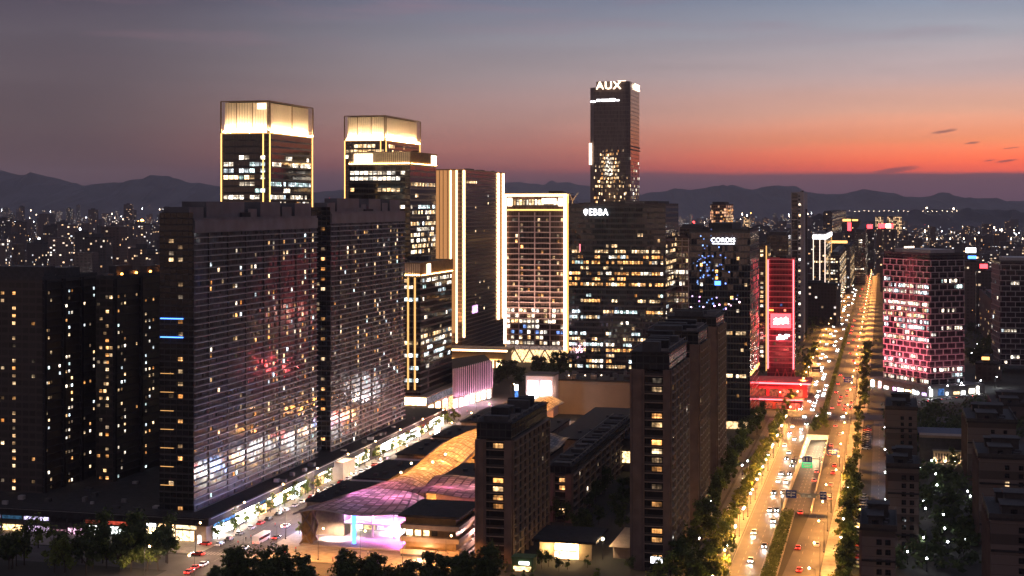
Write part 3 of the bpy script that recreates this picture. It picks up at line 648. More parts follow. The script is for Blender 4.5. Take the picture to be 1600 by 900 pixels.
for i in range(int((zr-120)/4)):
    z = zr-2-i*4
    for j in range(int(g.W/2.6)-2):
        q = 4+j*2.6
        for e_ in (0, 1.3):
            core = math.hypot((q/g.W-.47)/.22, (i-4)/5.)
            p = .95 if core < .75 else .55 if core < 1.15 else .06 if i < 7 else .36 if .08 < q/g.W < .72 else .26
            if g.r.random() < p: itm.append((q+e_, z+g.r.uniform(-.7, .7), 'n' if core < .5 else g.r.choice(('w', 'w', 'o', 'd', 'w', 'd'))))
panes(g, 'F', itm, 1.15, 2.2, .1, cap=100)  # golden reflections on the glass, put in as glowing panes
panes(g, 'R', [(3+j*2.6, zr-10-i*4, g.r.choice(('w', 'd', 'n'))) for i in range(22) for j in range(int(g.D/2.6)-2) if g.r.random() < .14], 2.2, 2.4, .1)
hstrip(g, 'F', pZ(240, 1500), -.2, 2.5, 22, .6, 'signo', 'lit_edge', off=.1)
for z in (pZ(228, 1500), pZ(233, 1500)): hstrip(g, 'R', z, 0, g.D, 1.2, .3, 'black', 'louvre_band')

g = B('broad_office', 'broad dark office block with a glaring white rooftop sign', 'building', 1040, 1010, 321, a=888, c=1060)
M['broad'] = facade('broad_glass', (.012, .02, .022), (.018, .024, .026), 1.6, 3.8, .1, 1.4, .06, .02, spec=.7)
g.body(M['broad']); W = g.W
panes(g, 'F', office(g.r, W, 2.0, 6, g.zt-12, 3.8, .6, (('w', 6), ('n', 3), ('c', 2), ('o', 3)), run=4), 1.75, 2.0, .05, cap=95)
panes(g, 'R', office(g.r, g.D, 3.0, 6, g.zt-18, 3.8, .4, (('w', 5), ('c', 2), ('n', 2)), run=5), 2.6, 2.0, .05, cap=60)
z = pZ(332, 1010)
sign_text(g, 'F', 'EBBA', W*.315, z, 6.4, 'signw', .9, .5, .85)
me = MB()
pts = [(-1.9, 1.2), (-1.2, 2.4), (0, 2.8), (1.2, 2.4), (1.9, 1.2), (1.7, -.6), (0, -3.2), (-1.7, -.6)]
me.v = [(x, -.5, y) for x, y in pts]+[(x, 0, y) for x, y in pts]; me.f = [tuple(range(8))[::-1], tuple(range(8, 16))]+[(i, (i+1) % 8, 8+(i+1) % 8, 8+i) for i in range(8)]; me.mi = [0]*10
em = me.build('sign_emblem', M['signw'], g.root); em.location = (g.x0+W*.315-9., -.5, z+.2); em.scale = (.8, 1, .8)
hstrip(g, 'F', pZ(388, 1010), 8, 8.6, 5, .4, 'redtube', 'neon_line')
g.roof(1.4, M['conc_d'], 8)
MB().box(g.x0+W*.35, g.x1-6, 6, g.D-6, g.zt+.06, g.zt+3).build('roof_house', M['conc_d'], g.root)
g = B('lattice_block', 'narrow block with a pale lattice wall between the broad office and the blue lit office', 'building', 1078, 1060, 372, W=20, D=24)
g.body(M['office_w'])
for i in range(22): hstrip(g, 'F', 8+i*4.1, h=.5, m='grey', name='floor_band')
for j in range(5): vstrip(g, 'F', .6+j*4.6, 0, g.zt, .5, .45, 'grey', 'mullion')
panes(g, 'F', office(g.r, g.W, 2.3, 8, g.zt-2, 4.1, .5, (('d', 4), ('w', 2), ('n', 1))), 1.6, 2.6, .05); g.roof(1, None, 3)

M['k_glass'] = facade('blue_office_glass', (.012, .014, .024), (.03, .03, .036), 1.5, 3.5, .14, .7, .05, .03, spec=.8)
g = B('blue_office', 'dark office tower with white rooftop lettering and blue lights glittering on its glass', 'building', 1172, 786, 362, a=1077, c=1186)
g.body(M['k_glass'], 4); W = g.W
g.box('lobby', M['shopo'], g.x0+1, g.x1-1, .5, g.D-1, 0, 3.95)
sign_text(g, 'F', 'CORDIS', W*.56, pZ(375.5, 786), 3.3, 'signw', .7, .3, 1.0)
hstrip(g, 'F', pZ(381, 786), W*.38, W*.75, .4, .3, 'signw', 'sign_line')
bl = []
for i in range(60):
    q = min(W-2, max(1, g.r.gauss(.32, .14)*W)); zz = pZ(g.r.gauss(412, 22), 786); bl.append((q, zz, 'b'))
for i in range(26): bl.append((min(W-2, max(1, g.r.gauss(.4, .25)*W)), pZ(g.r.gauss(476, 8), 786), g.r.choice(('b', 'shopp'))))
panes(g, 'F', bl, .7, .7, .05, cap=60)
panes(g, 'F', homes(g.r, W, 16, g.zt-10, 3.5, [(.1, 1), (.2, 1), (.45, 1), (.6, 1), (.7, 1), (.8, 1.3), (.87, 1.5), (.93, 1.5)], .12, ('o', 'w', 'o', 'n')), 1.5, 1.6, .05)
panes(g, 'F', [(q*W, zz, k) for zz in (pZ(521, 786), pZ(588, 786)) for q, k in ((.63, 'w'), (.68, 'w'), (.8, 'w'), (.85, 'w'), (.9, 'w'))], 2.3, 1.8, .05)
hstrip(g, 'F', pZ(443, 786), W*.42, W*.52, 2.2, .3, 'signb', 'screen'); hstrip(g, 'R', pZ(586, 786), 2, g.D, 1.2, .3, 'gold', 'lit_ledge')
g.roof(1.2, M['conc_d'], 6); MB().box(g.x0+10, g.x1-10, 4, g.D-4, g.zt+.06, g.zt+4.5).build('roof_house', M['conc_d'], g.root)

# ------------------------------------------------------------------ dark flats in front
M['flat2'] = facade('side_glass', (.03, .024, .022), (.06, .045, .038), 2.0, 2.9, .3, .7, .2, .03)
M['bay'] = facade('bay_glass', (.012, .01, .011), (.035, .026, .022), 8., 2.9, .1, .9, .2, .02)
M['rib'] = plain('balcony_rib', (.25, .18, .14), .7, var=.15)
def pier(label, b, Y, a, c, top, cap, seed, W=None, pw=(.36, .17), nrib=6, p=.2, name='pier_block', D=None, base=True, sp=.1):
    """a slab of flats: blank end piers, a column of bays between them, ribbed balconies down the long side, dark penthouse"""
    bd = B(name, label, 'building', b, Y, top, a=a, c=c, W=W, D=D); r = random.Random(seed); W = bd.W; h = 2.9; zt = bd.zt
    bd.body(M['flat2'], 0, zt)
    MB().box(bd.x0, bd.x0+pw[0]*W, -.9, -.05, 0, zt+.4).build('pier', M['brown'], bd.root)
    MB().box(bd.x1-pw[1]*W, bd.x1, -.9, -.05, 0, zt+.4).build('pier', M['brown'], bd.root)
    MB().box(bd.x0+pw[0]*W+.05, bd.x1-pw[1]*W-.05, -.35, -.04, 0, zt).build('bay', M['bay'], bd.root)
    n = int(zt/h)
    for i in range(1, n+1): hstrip(bd, 'F', i*h, pw[0]*W+.05, W-pw[1]*W-.05, .25, .35, 'rib', 'floor_band', off=.35)
    mid = .5*(pw[0]*W+W-pw[1]*W)+.08*W; bw = (1-sum(pw))*W*.55
    it = [(mid, (i+.5)*h, r.choice(('o', 'w', 'o', 'd'))) for i in range(1, n) if r.random() < p*1.6]
    panes(bd, 'F', it, bw, 1.5, .36)
    MB().box(bd.x1+.02, bd.x1+.5, 0, 1.4, 0, zt+.4).build('pier', M['brown'], bd.root)
    for j in range(1, nrib+1): vstrip(bd, 'R', j*bd.D/nrib-.4, 0, zt, .45, .9, 'rib', 'balcony_rib')
    for j in range(nrib): 
        if j % 2 == 1: vstrip(bd, 'R', (j+.5)*bd.D/nrib, 0, zt-3, bd.D/nrib*.45, .3, 'black', 'recess_shade')  # shade of every other bay put in as a black strip
    for i in range(1, n+1): hstrip(bd, 'R', i*h, 1.5, bd.D, .28, .8, 'rib', 'balcony_edge')
    panes(bd, 'R', homes(r, bd.D, h, zt, h, [((j+.3)/nrib, 1) for j in range(nrib)]+[((j+.7)/nrib, .7) for j in range(nrib)], sp, ('o', 'w', 'd', 'd', 'n')), 1.1, 1.5, .05)
    for k in range(26):
        i = r.randint(1, n-1); y = (r.randint(0, nrib-1)+r.choice((.12, .5, .85)))*bd.D/nrib+.6
        if y < bd.D-1.2: MB().box(bd.x1+.06, bd.x1+.62, y, y+.9, i*h+.35, i*h+1.0).build('air_conditioner', M['conc'], bd.root)
    for q in (.06, pw[0]-.05): MB().tube((bd.x0+q*W, -1.0, .2), (bd.x0+q*W, -1.0, zt), .09, n=5).build('drainpipe', M['conc_d'], bd.root)
    MB().box(bd.x0+.3, bd.x1-.3, .2, bd.D-.3, zt+.45, zt+cap*.6).build('penthouse', M['black2'], bd.root)
    MB().box(bd.x0-.2, bd.x1+.2, -.2, bd.D+.1, zt+cap*.6+.03, zt+cap*.6+.5).build('roof', M['roof_d'], bd.root)
    zz = zt+cap*.6+.52
    for k in range(max(4, int(bd.D/7))):
        y = (k+.15)*bd.D/max(4, int(bd.D/7)); xa = bd.x0+W*r.uniform(.08, .3); xb = bd.x1-W*r.uniform(.08, .35)
        MB().box(xa, xb, y, y+r.uniform(2, 4.5), zz, zz+r.uniform(.4, 1)*cap*.4).build('roof_house', M['roof_d' if k % 2 else 'conc_d'], bd.root)
        MB().box(bd.x1-W*.25, bd.x1-W*.05, y+1, y+1.6, zz, zz+r.uniform(.5, 1.6)).build('roof_unit', M['conc'], bd.root)
    for xq in (bd.x0+.5, bd.x1-.7): MB().box(xq, xq+.2, .3, bd.D-.3, zz+1.0, zz+1.25).tube((xq+.1, .5, zz), (xq+.1, .5, zz+1.1), .07).tube((xq+.1, bd.D-.5, zz), (xq+.1, bd.D-.5, zz+1.1), .07).build('pergola_rail', M['conc'], bd.root)
    return bd
M['black2'] = facade('penthouse_glass', (.02, .02, .024), (.014, .013, .014), 2.2, 2.6, .3, .5, .15, .03)
pier('tall slab of flats with brown end piers and a glowing white sign at its foot', 1047, 482, 985, 1074, 580, 9.5, 31, nrib=5, p=.3, name='tall_pier_block')
P2 = pier('slab of flats standing behind the one with the white sign', 1092, 560, None, 1106, 540, 8, 32, W=20, nrib=5, name='tall_pier_block')
P3 = pier('slab of flats with a warm lit strip, last before the blue glass office', 1120, 640, None, 1132, 512, 7, 33, W=22, nrib=5, name='tall_pier_block')
pier('tower of flats with a dark penthouse beside the shopping arcade roof', 800, 493, 743, 856, 690, 9.5, 34, nrib=8, p=.3, pw=(.3, .2), name='pier_tower')
pier('low long block of flats with a dark flat roof behind the entrance canopy', 893, 556, 857, 986, 742, 4.5, 35, nrib=12, p=.4, pw=(.3, .25), name='low_pier_block')
sgn = thing('sign_panel_box', 'glowing white sign panel at the foot of the tall brown piered flats', 'sign', (pX(1026, 479), 479, 0), ROT)
MB().box(-1.9, 1.9, -.3, 0, 3.4, 5.4).build('panel', M['signw'], sgn); MB().box(-2.0, 2.0, .03, .3, 3.2, 5.6).build('frame', M['metal'], sgn); MB().box(-.2, .2, .05, .25, 0, 3.15).build('post', M['metal'], sgn)
# ------------------------------------------------------------------ right of centre: towers along the avenue
g = B('red_tower', 'narrow tower framed in red light with a blazing sign near its foot', 'building', 1241, 985, 406, a=1199, D=18)
M['redglass'] = facade('red_glass', (.09, .015, .028), (.22, .035, .05), 2., 3.6, .15, .6, .2, .03)
g.body(M['redglass']); W = g.W
for q in (.5, W-.5): vstrip(g, 'F', q, 10, g.zt, .8, 1.6, 'redtube')
n = int((g.zt-14)/3.7)
for i in range(n+1): hstrip(g, 'F', 14+i*3.7, 1.2, W-1.2, .45, 1.0, 'redpanel', 'floor_band')
hstrip(g, 'F', g.zt+.2, 0, W, .7, .9, 'redpanel', 'roof_edge')
z = pZ(502, 985); o = MB().box(2.2, W-2, -1.9, -1.3, z-4.6, z+5).build('sign_panel', M['signr'], g.root); o.location = (g.x0, 0, 0)
for k, (q, s_, ww) in enumerate(((.34, 3.4, 1), (.52, 4.4, 1), (.7, 3.4, 1))):
    st_ = MB(); a0 = g.x0+W*q
    for (xa, xb, za, zb_) in ((-1.5, 1.5, .9, 1.5), (-.35, .3, -1.9, 2.2), (-1.7, -.9, -2., -.4), (.8, 1.7, -2.1, -.5), (-1.2, 1.3, -.5, 0)): st_.box(a0+xa, a0+xb, -2.4, -1.95, z+za+.3*k, z+zb_+.3*k)
    st_.build('sign_lettering', M['signhot'], g.root)
for (q, dz, ww, hh) in ((.38, -.8, 1.2, 2.), (.47, .2, 1.6, 3.2), (.58, -.3, 2.2, 2.4), (.7, .5, 1.8, 3.), (.8, 1.2, 1.2, 1.4)): MB().box(g.x0+W*q-ww/2, g.x0+W*q+ww/2, -1.6, -1.15, pZ(527, 985)+dz-hh/2, pZ(527, 985)+dz+hh/2).build('lit_panel', M['signw'], g.root)
hstrip(g, 'F', pZ(485, 985), 1.2, 4.2, 1.0, .8, 'sodium', 'neon_line', off=1)
panes(g, 'F', [(W*.55+g.r.uniform(-5, 5), 14+(i+.5)*3.7, g.r.choice(('b', 'd', 'shopr'))) for i in range(n) if g.r.random() < .35], 1.6, 1.4, .05)
g.roof(1, M['red'], 3)
for k in range(3):
    xa = g.x0+(.2+.3*k)*W
    MB().tube((xa, -1, 0), (xa+3, -1, 10), .4).tube((xa+6, -1, 0), (xa+3, -1, 10), .4).build('strut', M['red'], g.root)
for k in range(2): lamp(g.root, (g.x0+4+k*9, -14, 12), 26000, (1, .08, .12), .5, kind='SPOT', rot=(R(166), 0, 0), spot=R(70))  # two red spots added to redden the tower face
rp = thing('red_podium', 'wide low hall with red roof edges below the red framed tower', 'building', (pX(1150, 925), 925, 0), ROT)
MB().box(4, 44, 0, 30, 0, 8).build('wall', M['red'], rp); MB().box(3, 46, -1.5, 32, 8.1, 9.4).build('roof', M['redroof'], rp)
MB().box(3, 46, -1.9, -1.55, 8.3, 9.2).build('eaves_light', M['redtube'], rp)
for k in range(5): MB().box(6+k*7.4, 11.5+k*7.4, -.3, -.05, .6, 5.2).build('window', M['shopr'], rp)
lamp(rp, (20, -8, 14), 24000, (1, .08, .08), .6); lamp(rp, (-6, -30, 12), 16000, (1, .1, .1), .6); lamp(rp, (40, -14, 10), 9000, (1, .1, .08), .6)
g2 = thing('red_gate_arch', 'low red roofed entrance hall with a red light line facing the crossing', 'building', (pX(1188, 868), 868, 0), ROT)
MB().box(0, 24, 0, 9, 0, 5).build('wall', M['red'], g2); MB().box(-1, 25, -1, 10, 5.1, 6).build('roof', M['redroof'], g2); MB().box(-1, 25, -1.3, -1.05, 5.2, 5.9).build('eaves_light', M['redtube'], g2)
for k in range(3): MB().box(1+k*8, 7+k*8, -.3, -.05, .3, 3.6).build('shop_window', M['shopr'], g2)

g = B('slender_tower', 'tall slender grey tower with a white grid down its dark glass side', 'building', 1256, 1290, 302, W=11, D=62)
g.body(M['grey']); W = g.W
MB().box(g.x0, g.x1-5.4, -.4, -.05, 0, g.zt).build('glass', M['office'], g.root)
for i in range(14): hstrip(g, 'F', 8+i*9., 0, W-5.4, .8, .4, 'line', 'floor_band', off=.4)
vstrip(g, 'F', .4, 0, g.zt, .7, .5, 'line', 'edge', off=.4)
MB().box(g.x1-5.2, g.x1-1.5, -.5, -.05, 0, g.zt-2).build('window_strip', facade('stair_strip', (.012, .012, .015), (.3, .28, .29), 3.6, 3.3, 1.8, 1.6, .3, .02), g.root)
panes(g, 'F', [(W-3.6, 4+i*9.7, g.r.choice(('n', 'n', 'w'))) for i in range(13)], 1.8, 1.9, .5)
for q in (.45, .62, .8): vstrip(g, 'R', q*g.D, 0, g.zt-14, 4, .4, 'black', 'recess_shade')  # black strips in place of shaded recesses
panes(g, 'R', [(q*g.D, z, k) for q, z, k in homes(g.r, g.D, 8, 92, 3.3, [(.42, 2), (.5, 2), (.58, 2), (.68, 2), (.75, 2), (.88, 2)], .4, ('o', 'w', 'shopr', 'n', 'o'))], 3.2, 2.0, .45)
g.roof(1, M['grey'], 2)
g = B('lit_strip_tower', 'tower outlined by white vertical light lines and a glowing white roof band', 'building', 1290, 1590, 366, a=1270, c=1299)
g.body(M['office_w']); W = g.W
for q in (.6, W*.55, W-.6): vstrip(g, 'F', q, 0, g.zt, .7, .5, 'wline2')
vstrip(g, 'R', g.D-1, 0, g.zt, .9, .5, 'goldsoft')
hstrip(g, 'F', g.zt-3, 0, W, 4.5, .8, 'signw', 'sign_band'); hstrip(g, 'R', g.zt-3, 0, g.D, 4.5, .8, 'signw', 'sign_band')
panes(g, 'F', office(g.r, W, 2.4, 4, g.zt-8, 3.3, .4, (('w', 4), ('o', 2))), 1.9, 1.8, .05, cap=60); panes(g, 'R', office(g.r, g.D, 2.6, 4, g.zt-8, 3.3, .5, (('w', 4), ('n', 2))), 1.9, 1.8, .05, cap=60)
g.roof(1, M['grey'], 2)
M['farglass'] = {}
def midblock(label, b, Y, a, c, top, seed, lit, m='office_w', name='mid_tower', W=None, D=None, side='R', rot=ROT, wm=(('w', 5), ('n', 2), ('o', 2)), cap=40, strip=None, w=2.2):
    g = B(name, label, 'building', b, Y, top, a=a, c=c, W=W, D=D, side=side, rot=rot); r = random.Random(seed)
    g.body(M[m]); 
    for i in range(2, int(g.zt/9)): hstrip(g, 'F', i*9., h=.5, m='conc_d', name='floor_band')
    sd = 'R' if side == 'R' else 'L'
    panes(g, 'F', office(r, g.W, w+.5, 6, g.zt-2, 3.3, lit, wm, run=2), w, 1.7, .05, cap=cap); panes(g, sd, office(r, g.D, w+.5, 6, g.zt-2, 3.3, lit, wm, run=2), w, 1.7, .05, cap=cap)
    g.roof(1, None, 4); MB().box(g.x0+2, g.x1-2, 3, g.D*.6, g.zt+.06, g.zt+3.5).build('roof_house', M['conc_d'], g.root)
    if strip: vstrip(g, 'F', g.W-.7, 0, g.zt, .8, .5, strip)
    return g
midblock('small tower lit orange on one side, alone against the hills', 1134, 1700, 1110, 1146, 320, 41, .5, W=None, wm=(('w', 3), ('o', 4)), m='glow_orange_side')
midblock('pale block with warm lit balcony column right behind the red tower', 1199, 1060, 1186, 1204, 384, 42, .8, strip='goldsoft')
midblock('grey block with a flat penthouse behind the red tower and slender tower', 1232, 1400, 1198, 1238, 368, 43, .25, wm=(('d', 3), ('w', 1)))
midblock('block speckled with warm flats beside the white lined tower', 1312, 1700, 1297, 1326, 398, 44, .75, wm=(('w', 4), ('n', 3)))
midblock('brown lit apartment block above the distant avenue bend', 1328, 2000, 1312, 1336, 388, 45, .4, wm=(('w', 2), ('d', 3)))
midblock('grey ribbed twin shaft tower closing the far end of the avenue', 1352, 2200, 1335, 1362, 362, 46, .3, wm=(('d', 3), ('n', 1)))
midblock('dark wide block on the horizon behind the white lined tower', 1300, 3100, 1286, 1322, 332, 47, .12)
midblock('grey flat block with a lit roof edge behind the blue office sign', 1100, 1500, 1062, 1106, 356, 48, .25, wm=(('d', 3), ('w', 1)))
midblock('dark red brown apartment block beside the lit courtyard and grid building', 1548, 1250, 1530, 1556, 468, 49, .1, side='L', W=16, m='brownfacade')

# the pink lit building with a running-bond grid over its glass, turned from the street grid
M['gridglass'] = facade('grid_glass', (.02, .016, .024), (.03, .025, .03), 2.0, 3.6, .12, .7, .08, .02, lit=0)
def gridtower(name, label, b, Y, top, a, c, rot, m, seed, lit, litl, base=True, W=None, D=None):
    g = B(name, label, 'building', b, Y, top, a=a, c=c, W=W, D=D, side='L', rot=rot); r = random.Random(seed)
    g.body(M['gridglass'], 6); h = 3.75; n = int((g.zt-6)/h)
    for f, mm in (('L', m), ('F', 'grey')):
        L = g.face(f)[3]
        (ox, oy), (dx, dy), (nx, ny), L, rz = g.face(f)
        for i in range(n+1):
            hstrip(g, f, 6+i*h, h=.5, d=.7, m=mm, name='grid_beam')
        mb = MB(); st = 6.6
        for i in range(n):
            q = (i % 2)*st/2+.4
            while q < L:
                mb.box(q-.24, q+.24, -.72, -.05, 6+i*h+.24, 6+(i+1)*h-.24); q += st
        o = mb.build('grid_upright', M[mm], g.root); o['kind'] = 'stuff'; o.location = (ox, oy, 0); o.rotation_euler = (0, 0, rz)
        ll = litl if f == 'L' else lit
        panes(g, f, [(q, z, k) for q, z, k in office(r, L, 2.1, 6, g.zt-12, h, ll, (('c', 4), ('n', 5), ('w', 1)), bright=.3)], 1.8, 2.0, .05, cap=90)
    g.roof(1.4, M['conc_d'], 5); 
    g.box('roof_crown', M['grey'], g.x0+4, g.x1-4, 4, g.D-6, g.zt+.06, g.zt+3.4)
    return g
ROTG = math.atan2(.5, .87)*0+R(24)
g = gridtower('grid_tower', 'office block wrapped in a pink lit brick-pattern grid beside the avenue', 1453, 930, 399, 1381, 1506, ROTG, 'pinkgrid', 51, .22, .42)
g.box('base_hall', M['conc'], -8, g.x1+10, -8, g.D+8, 0, 5.9)
for k in range(8):
    y0 = -7+k*(g.D+14)/8; MB().box(-8.4, -8.05, y0+.5, y0+rng.choice((3, 4.5, 6)), .4, rng.choice((2.2, 3.4, 4.6))).build('shop_window', M[rng.choice(('shopw', 'shopw', 'shopo', 'shopp'))], g.root)
for k in range(7):
    x0 = -7+k*(g.x1+16)/7; MB().box(x0+.4, x0+rng.choice((2, 3.5, 5)), -8.4, -8.05, .4, rng.choice((2.2, 3.4, 4.6))).build('shop_window', M[rng.choice(('shopw', 'shopw', 'shopo', 'shopb'))], g.root)
for k in range(5): lamp(g.root, (-24, 3+k*(g.D-4)/4.5, 9), 38000, (1, .16, .22), .5, kind='SPOT', rot=(R(138), 0, R(-90)), spot=R(105))  # pink spots without fixtures, added to tint the grid beams
for k in range(3): lamp(g.root, (5+k*(g.x1-8)/2, -24, 9), 8000, (1, .22, .28), .5, kind='SPOT', rot=(R(138), 0, 0), spot=R(105))  # weaker pink spots, likewise added, for the other face
for k in range(6): MB().ball((6+k*2.2, g.D-14+k, g.zt+4.2), .55).build('roof_lamp', M['signo'], g.root)
gridtower('grid_tower', 'white grid office block cut by the photo edge, with few warm windows', 1563, 1050, 410, 1561, 1665, R(-10), 'grey', 52, .14, .1, W=46, D=40)

# ------------------------------------------------------------------ dark flats with stepped pitched roofs, bottom right
M['flat3'] = facade('plaster_wall', (.12, .092, .082), (.08, .062, .056), 30, 2.9, .0, .16, .8, .0, spec=.2, frough=.8)
def pitched(label, b, Y, top, W, D, side, seed, p=.14, roof_h=7.):
    g = B('terraced_roof_flats', label, 'building', b, Y, top, W=W, D=D, side=side, rot=ROT); r = random.Random(seed); h = 2.9
    g.body(M['flat3']); zt = g.zt; n = int(zt/h)
    hstrip(g, 'F', zt-h*3, h=.6, d=.5, m='roof_d', name='cornice'); hstrip(g, 'F', zt-h*8, h=.6, d=.5, m='roof_d', name='cornice')
    dark = [(q*W, (i+.5)*h, 'glass') for i in range(n) for q in (.52, .78)]
    M.setdefault('glass', facade('pane_glass', (.012, .012, .014), (.02, .02, .02), 1., 1.4, .05, .05, .1, .02))
    lit = {(k, r.random() < p) for k in range(0)}
    it = [(q, z, (r.choice(('w', 'n', 'o')) if r.random() < p else 'glass')) for q, z, _ in dark]
    panes(g, 'F', it, 1.5, 1.6, .03)
    sd = side
    for j in range(6): vstrip(g, sd, (j+.5)*D/6, 0, zt-1, .5, .7, 'brown', 'rib')
    panes(g, sd, [((j+.25)*D/6, (i+.5)*h, (r.choice(('w', 'n', 'd')) if r.random() < p else 'glass')) for i in range(n) for j in range(6)], 1.6, 1.5, .03, cap=60)
    MB().box(g.x0-.5, g.x1+.5, -.5, D+.5, zt+.02, zt+.8).build('roof', M['tile'], g.root)
    zz = zt+.82
    for q in ((g.x0-.5, g.x1+.5, -.5, -.2), (g.x0-.5, g.x0-.2, -.2, D+.5), (g.x1+.2, g.x1+.5, -.2, D+.5)): MB().box(*q, zz, zz+1.1).build('parapet', M['flat3d'], g.root)
    for (xa, xb, ya, yb, hh) in ((.2, .62, .10, .4, 2.6), (.3, .8, .45, .68, 4.2), (.18, .6, .72, .9, 2.8)):
        MB().box(g.x0+W*xa, g.x0+W*xb, D*ya, D*yb, zz, zz+hh).build('roof_house', M['flat3d'], g.root)
        MB().box(g.x0+W*xa-.4, g.x0+W*xb+.4, D*ya-.4, D*yb+.4, zz+hh+.02, zz+hh+.5).build('upper_roof', M['tile'], g.root)
        MB().box(g.x0+W*(xa+xb)/2-.9, g.x0+W*(xa+xb)/2+.9, D*ya-.12, D*ya-.02, zz+.6, zz+1.8).build('window', M['glass'], g.root)
    for k in range(4): MB().box(g.x0+W*(.66+.05*(k % 2)), g.x0+W*(.78+.05*(k % 2)), D*(.12+.18*k), D*(.17+.18*k), zz-.4, zz+1.1).build('roof_unit', M['conc_d'], g.root)
    return g
M['tile'] = plain('dark_tile', (.026, .022, .022), .8, var=.4, scale=1.2); M['flat3d'] = plain('dark_plaster', (.05, .042, .04), .85)
pitched('stepped roof flats closest to us beside the tree lined car park', 1346, 430, 828, 9.6, 27, 'L', 61)
pitched('stepped roof flats with one yellow window, second in the row by the car park', 1387, 516, 731, 10.5, 24, 'L', 62, .06)
pitched('stepped roof flats standing in front of the shops under the grid tower', 1385, 700, 640, 14, 40, 'L', 63, .04)
pitched('stepped roof flats at the corner of the photo with a few yellow windows', 1548, 420, 812, 16, 30, 'L', 64, .14)
pitched('stepped roof flats behind the corner block across the dark courtyard', 1530, 520, 716, 18, 30, 'L', 65, .06)
pitched('stepped roof flats on the far side of the courtyard by the blue roofed hall', 1512, 640, 660, 20, 42, 'L', 66, .04)
pitched('stepped roof flats near the white grid block with a dark double roof', 1551, 800, 634, 22, 40, 'L', 67, .08)
g = thing('blue_roof_hall', 'low hall with a dark blue roof and a lit colonnade on the courtyard', 'building', (pX(1437, 690), 690, 0), ROT)
MB().box(0, 23, 0, 26, 0, 11).build('wall', M['conc_d'], g); MB().box(-.6, 23.6, 7, 27, 11.05, 12).build('roof', M['blue_roof'], g); MB().box(0, 23, -.4, 6.9, 11.05, 12.2).build('cornice', M['beige'], g)
MB().box(6, 21, -3.4, -.4, 0, 5.4).build('porch_wall', M['beige'], g); MB().box(5.5, 21.5, -3.9, -.45, 5.45, 5.9).build('porch_roof', M['conc'], g)
for k in range(11): MB().box(7+k*1.3, 7.5+k*1.3, -3.62, -3.42, 1.2, 4.4).build('window', M['black'] if k not in (5, 6, 7) else M['shopo'], g)
for k in range(4): MB().ball((7+k*4.3, -4.6, 1.2), .18).build('wall_lamp', M['uplight'], g)

# ------------------------------------------------------------------ shopping arcade: flat dark blocks along a glowing glass vault
M['canopy'] = None
m, t = mat('canopy_glass')
tc = t.n('ShaderNodeTexCoord'); s_ = t.n('ShaderNodeSeparateXYZ'); t.l(tc.outputs['UV'], s_.inputs[0])
ln = t.m('MAXIMUM', t.m('LESS_THAN', t.m('FRACT', s_.outputs[0]), .2), t.m('LESS_THAN', t.m('FRACT', s_.outputs[1]), .22))
wn = t.n('ShaderNodeTexWhiteNoise', noise_dimensions='3D'); cv = t.n('ShaderNodeCombineXYZ'); t.l(t.m('FLOOR', s_.outputs[0]), cv.inputs[0]); t.l(t.m('FLOOR', s_.outputs[1]), cv.inputs[1]); t.l(cv.outputs[0], wn.inputs['Vector'])
tr = t.n('ShaderNodeBsdfTranslucent'); t.l(t.mix(wn.outputs['Value'], (.25, .23, .21, 1), (.8, .74, .68, 1)), tr.inputs[0])
gl = bsdf(t, (.12, .1, .1, 1), .12, 0, .7)
mx = t.n('ShaderNodeMixShader'); mx.inputs[0].default_value = .3; t.l(tr.outputs[0], mx.inputs[1]); t.l(gl.outputs[0], mx.inputs[2])
fr = bsdf(t, (.07, .055, .05, 1), .5)
mx2 = t.n('ShaderNodeMixShader'); t.l(ln, mx2.inputs[0]); t.l(mx.outputs[0], mx2.inputs[1]); t.l(fr.outputs[0], mx2.inputs[2])
finish(t, mx2.outputs[0]); M['canopy'] = m
arc = thing('arcade', 'shopping arcade under a long glowing glass vault fanning out over a purple stage', 'building', (0, 0, 0), ROT)
# surface z(t,s): vault between t=-187..-169, flaring towards the near end
def vault(s):
    k = max(0., min(1., (536-s)/52)); k = k*k*(3-2*k)
    wob = 2.2*math.sin((s-480)/34.)
    tl = -187.5-14*k+wob*(1-k); tr = -169+15*k+wob*(1-k)
    return tl, tr, k
mb = MB(); uv = []; NS, NTt = 100, 16
P = []
for i in range(NS+1):
    s = 484+i*(780-484)/NS; tl, tr_, k = vault(s); row = []
    for j in range(NTt+1):
        q = j/NTt; z = 13.2+3.4*math.sin(math.pi*q)*(1-.75*k)-2.0*k*abs(2*q-1)**1.5+k*1.0*math.sin(q*9.)+.8*math.sin(s/19.)*(1-k)
        s2 = s-(5*k*math.sin(math.pi*q))*(1 if i < 14 else 0)*(1-i/14)
        row.append((tl+(tr_-tl)*q, s2, z))
    P.append(row)
for i in range(NS):
    for j in range(NTt):
        mb.quad([P[i][j], P[i][j+1], P[i+1][j+1], P[i+1][j]])
        uv += [(j*.9, i*1.7), ((j+1)*.9, i*1.7), ((j+1)*.9, (i+1)*1.7), (j*.9, (i+1)*1.7)]
co = mb.build('canopy', M['canopy'], arc); ul = co.data.uv_layers.new(name='UVMap')
for k, l_ in enumerate(ul.data): l_.uv = uv[k]
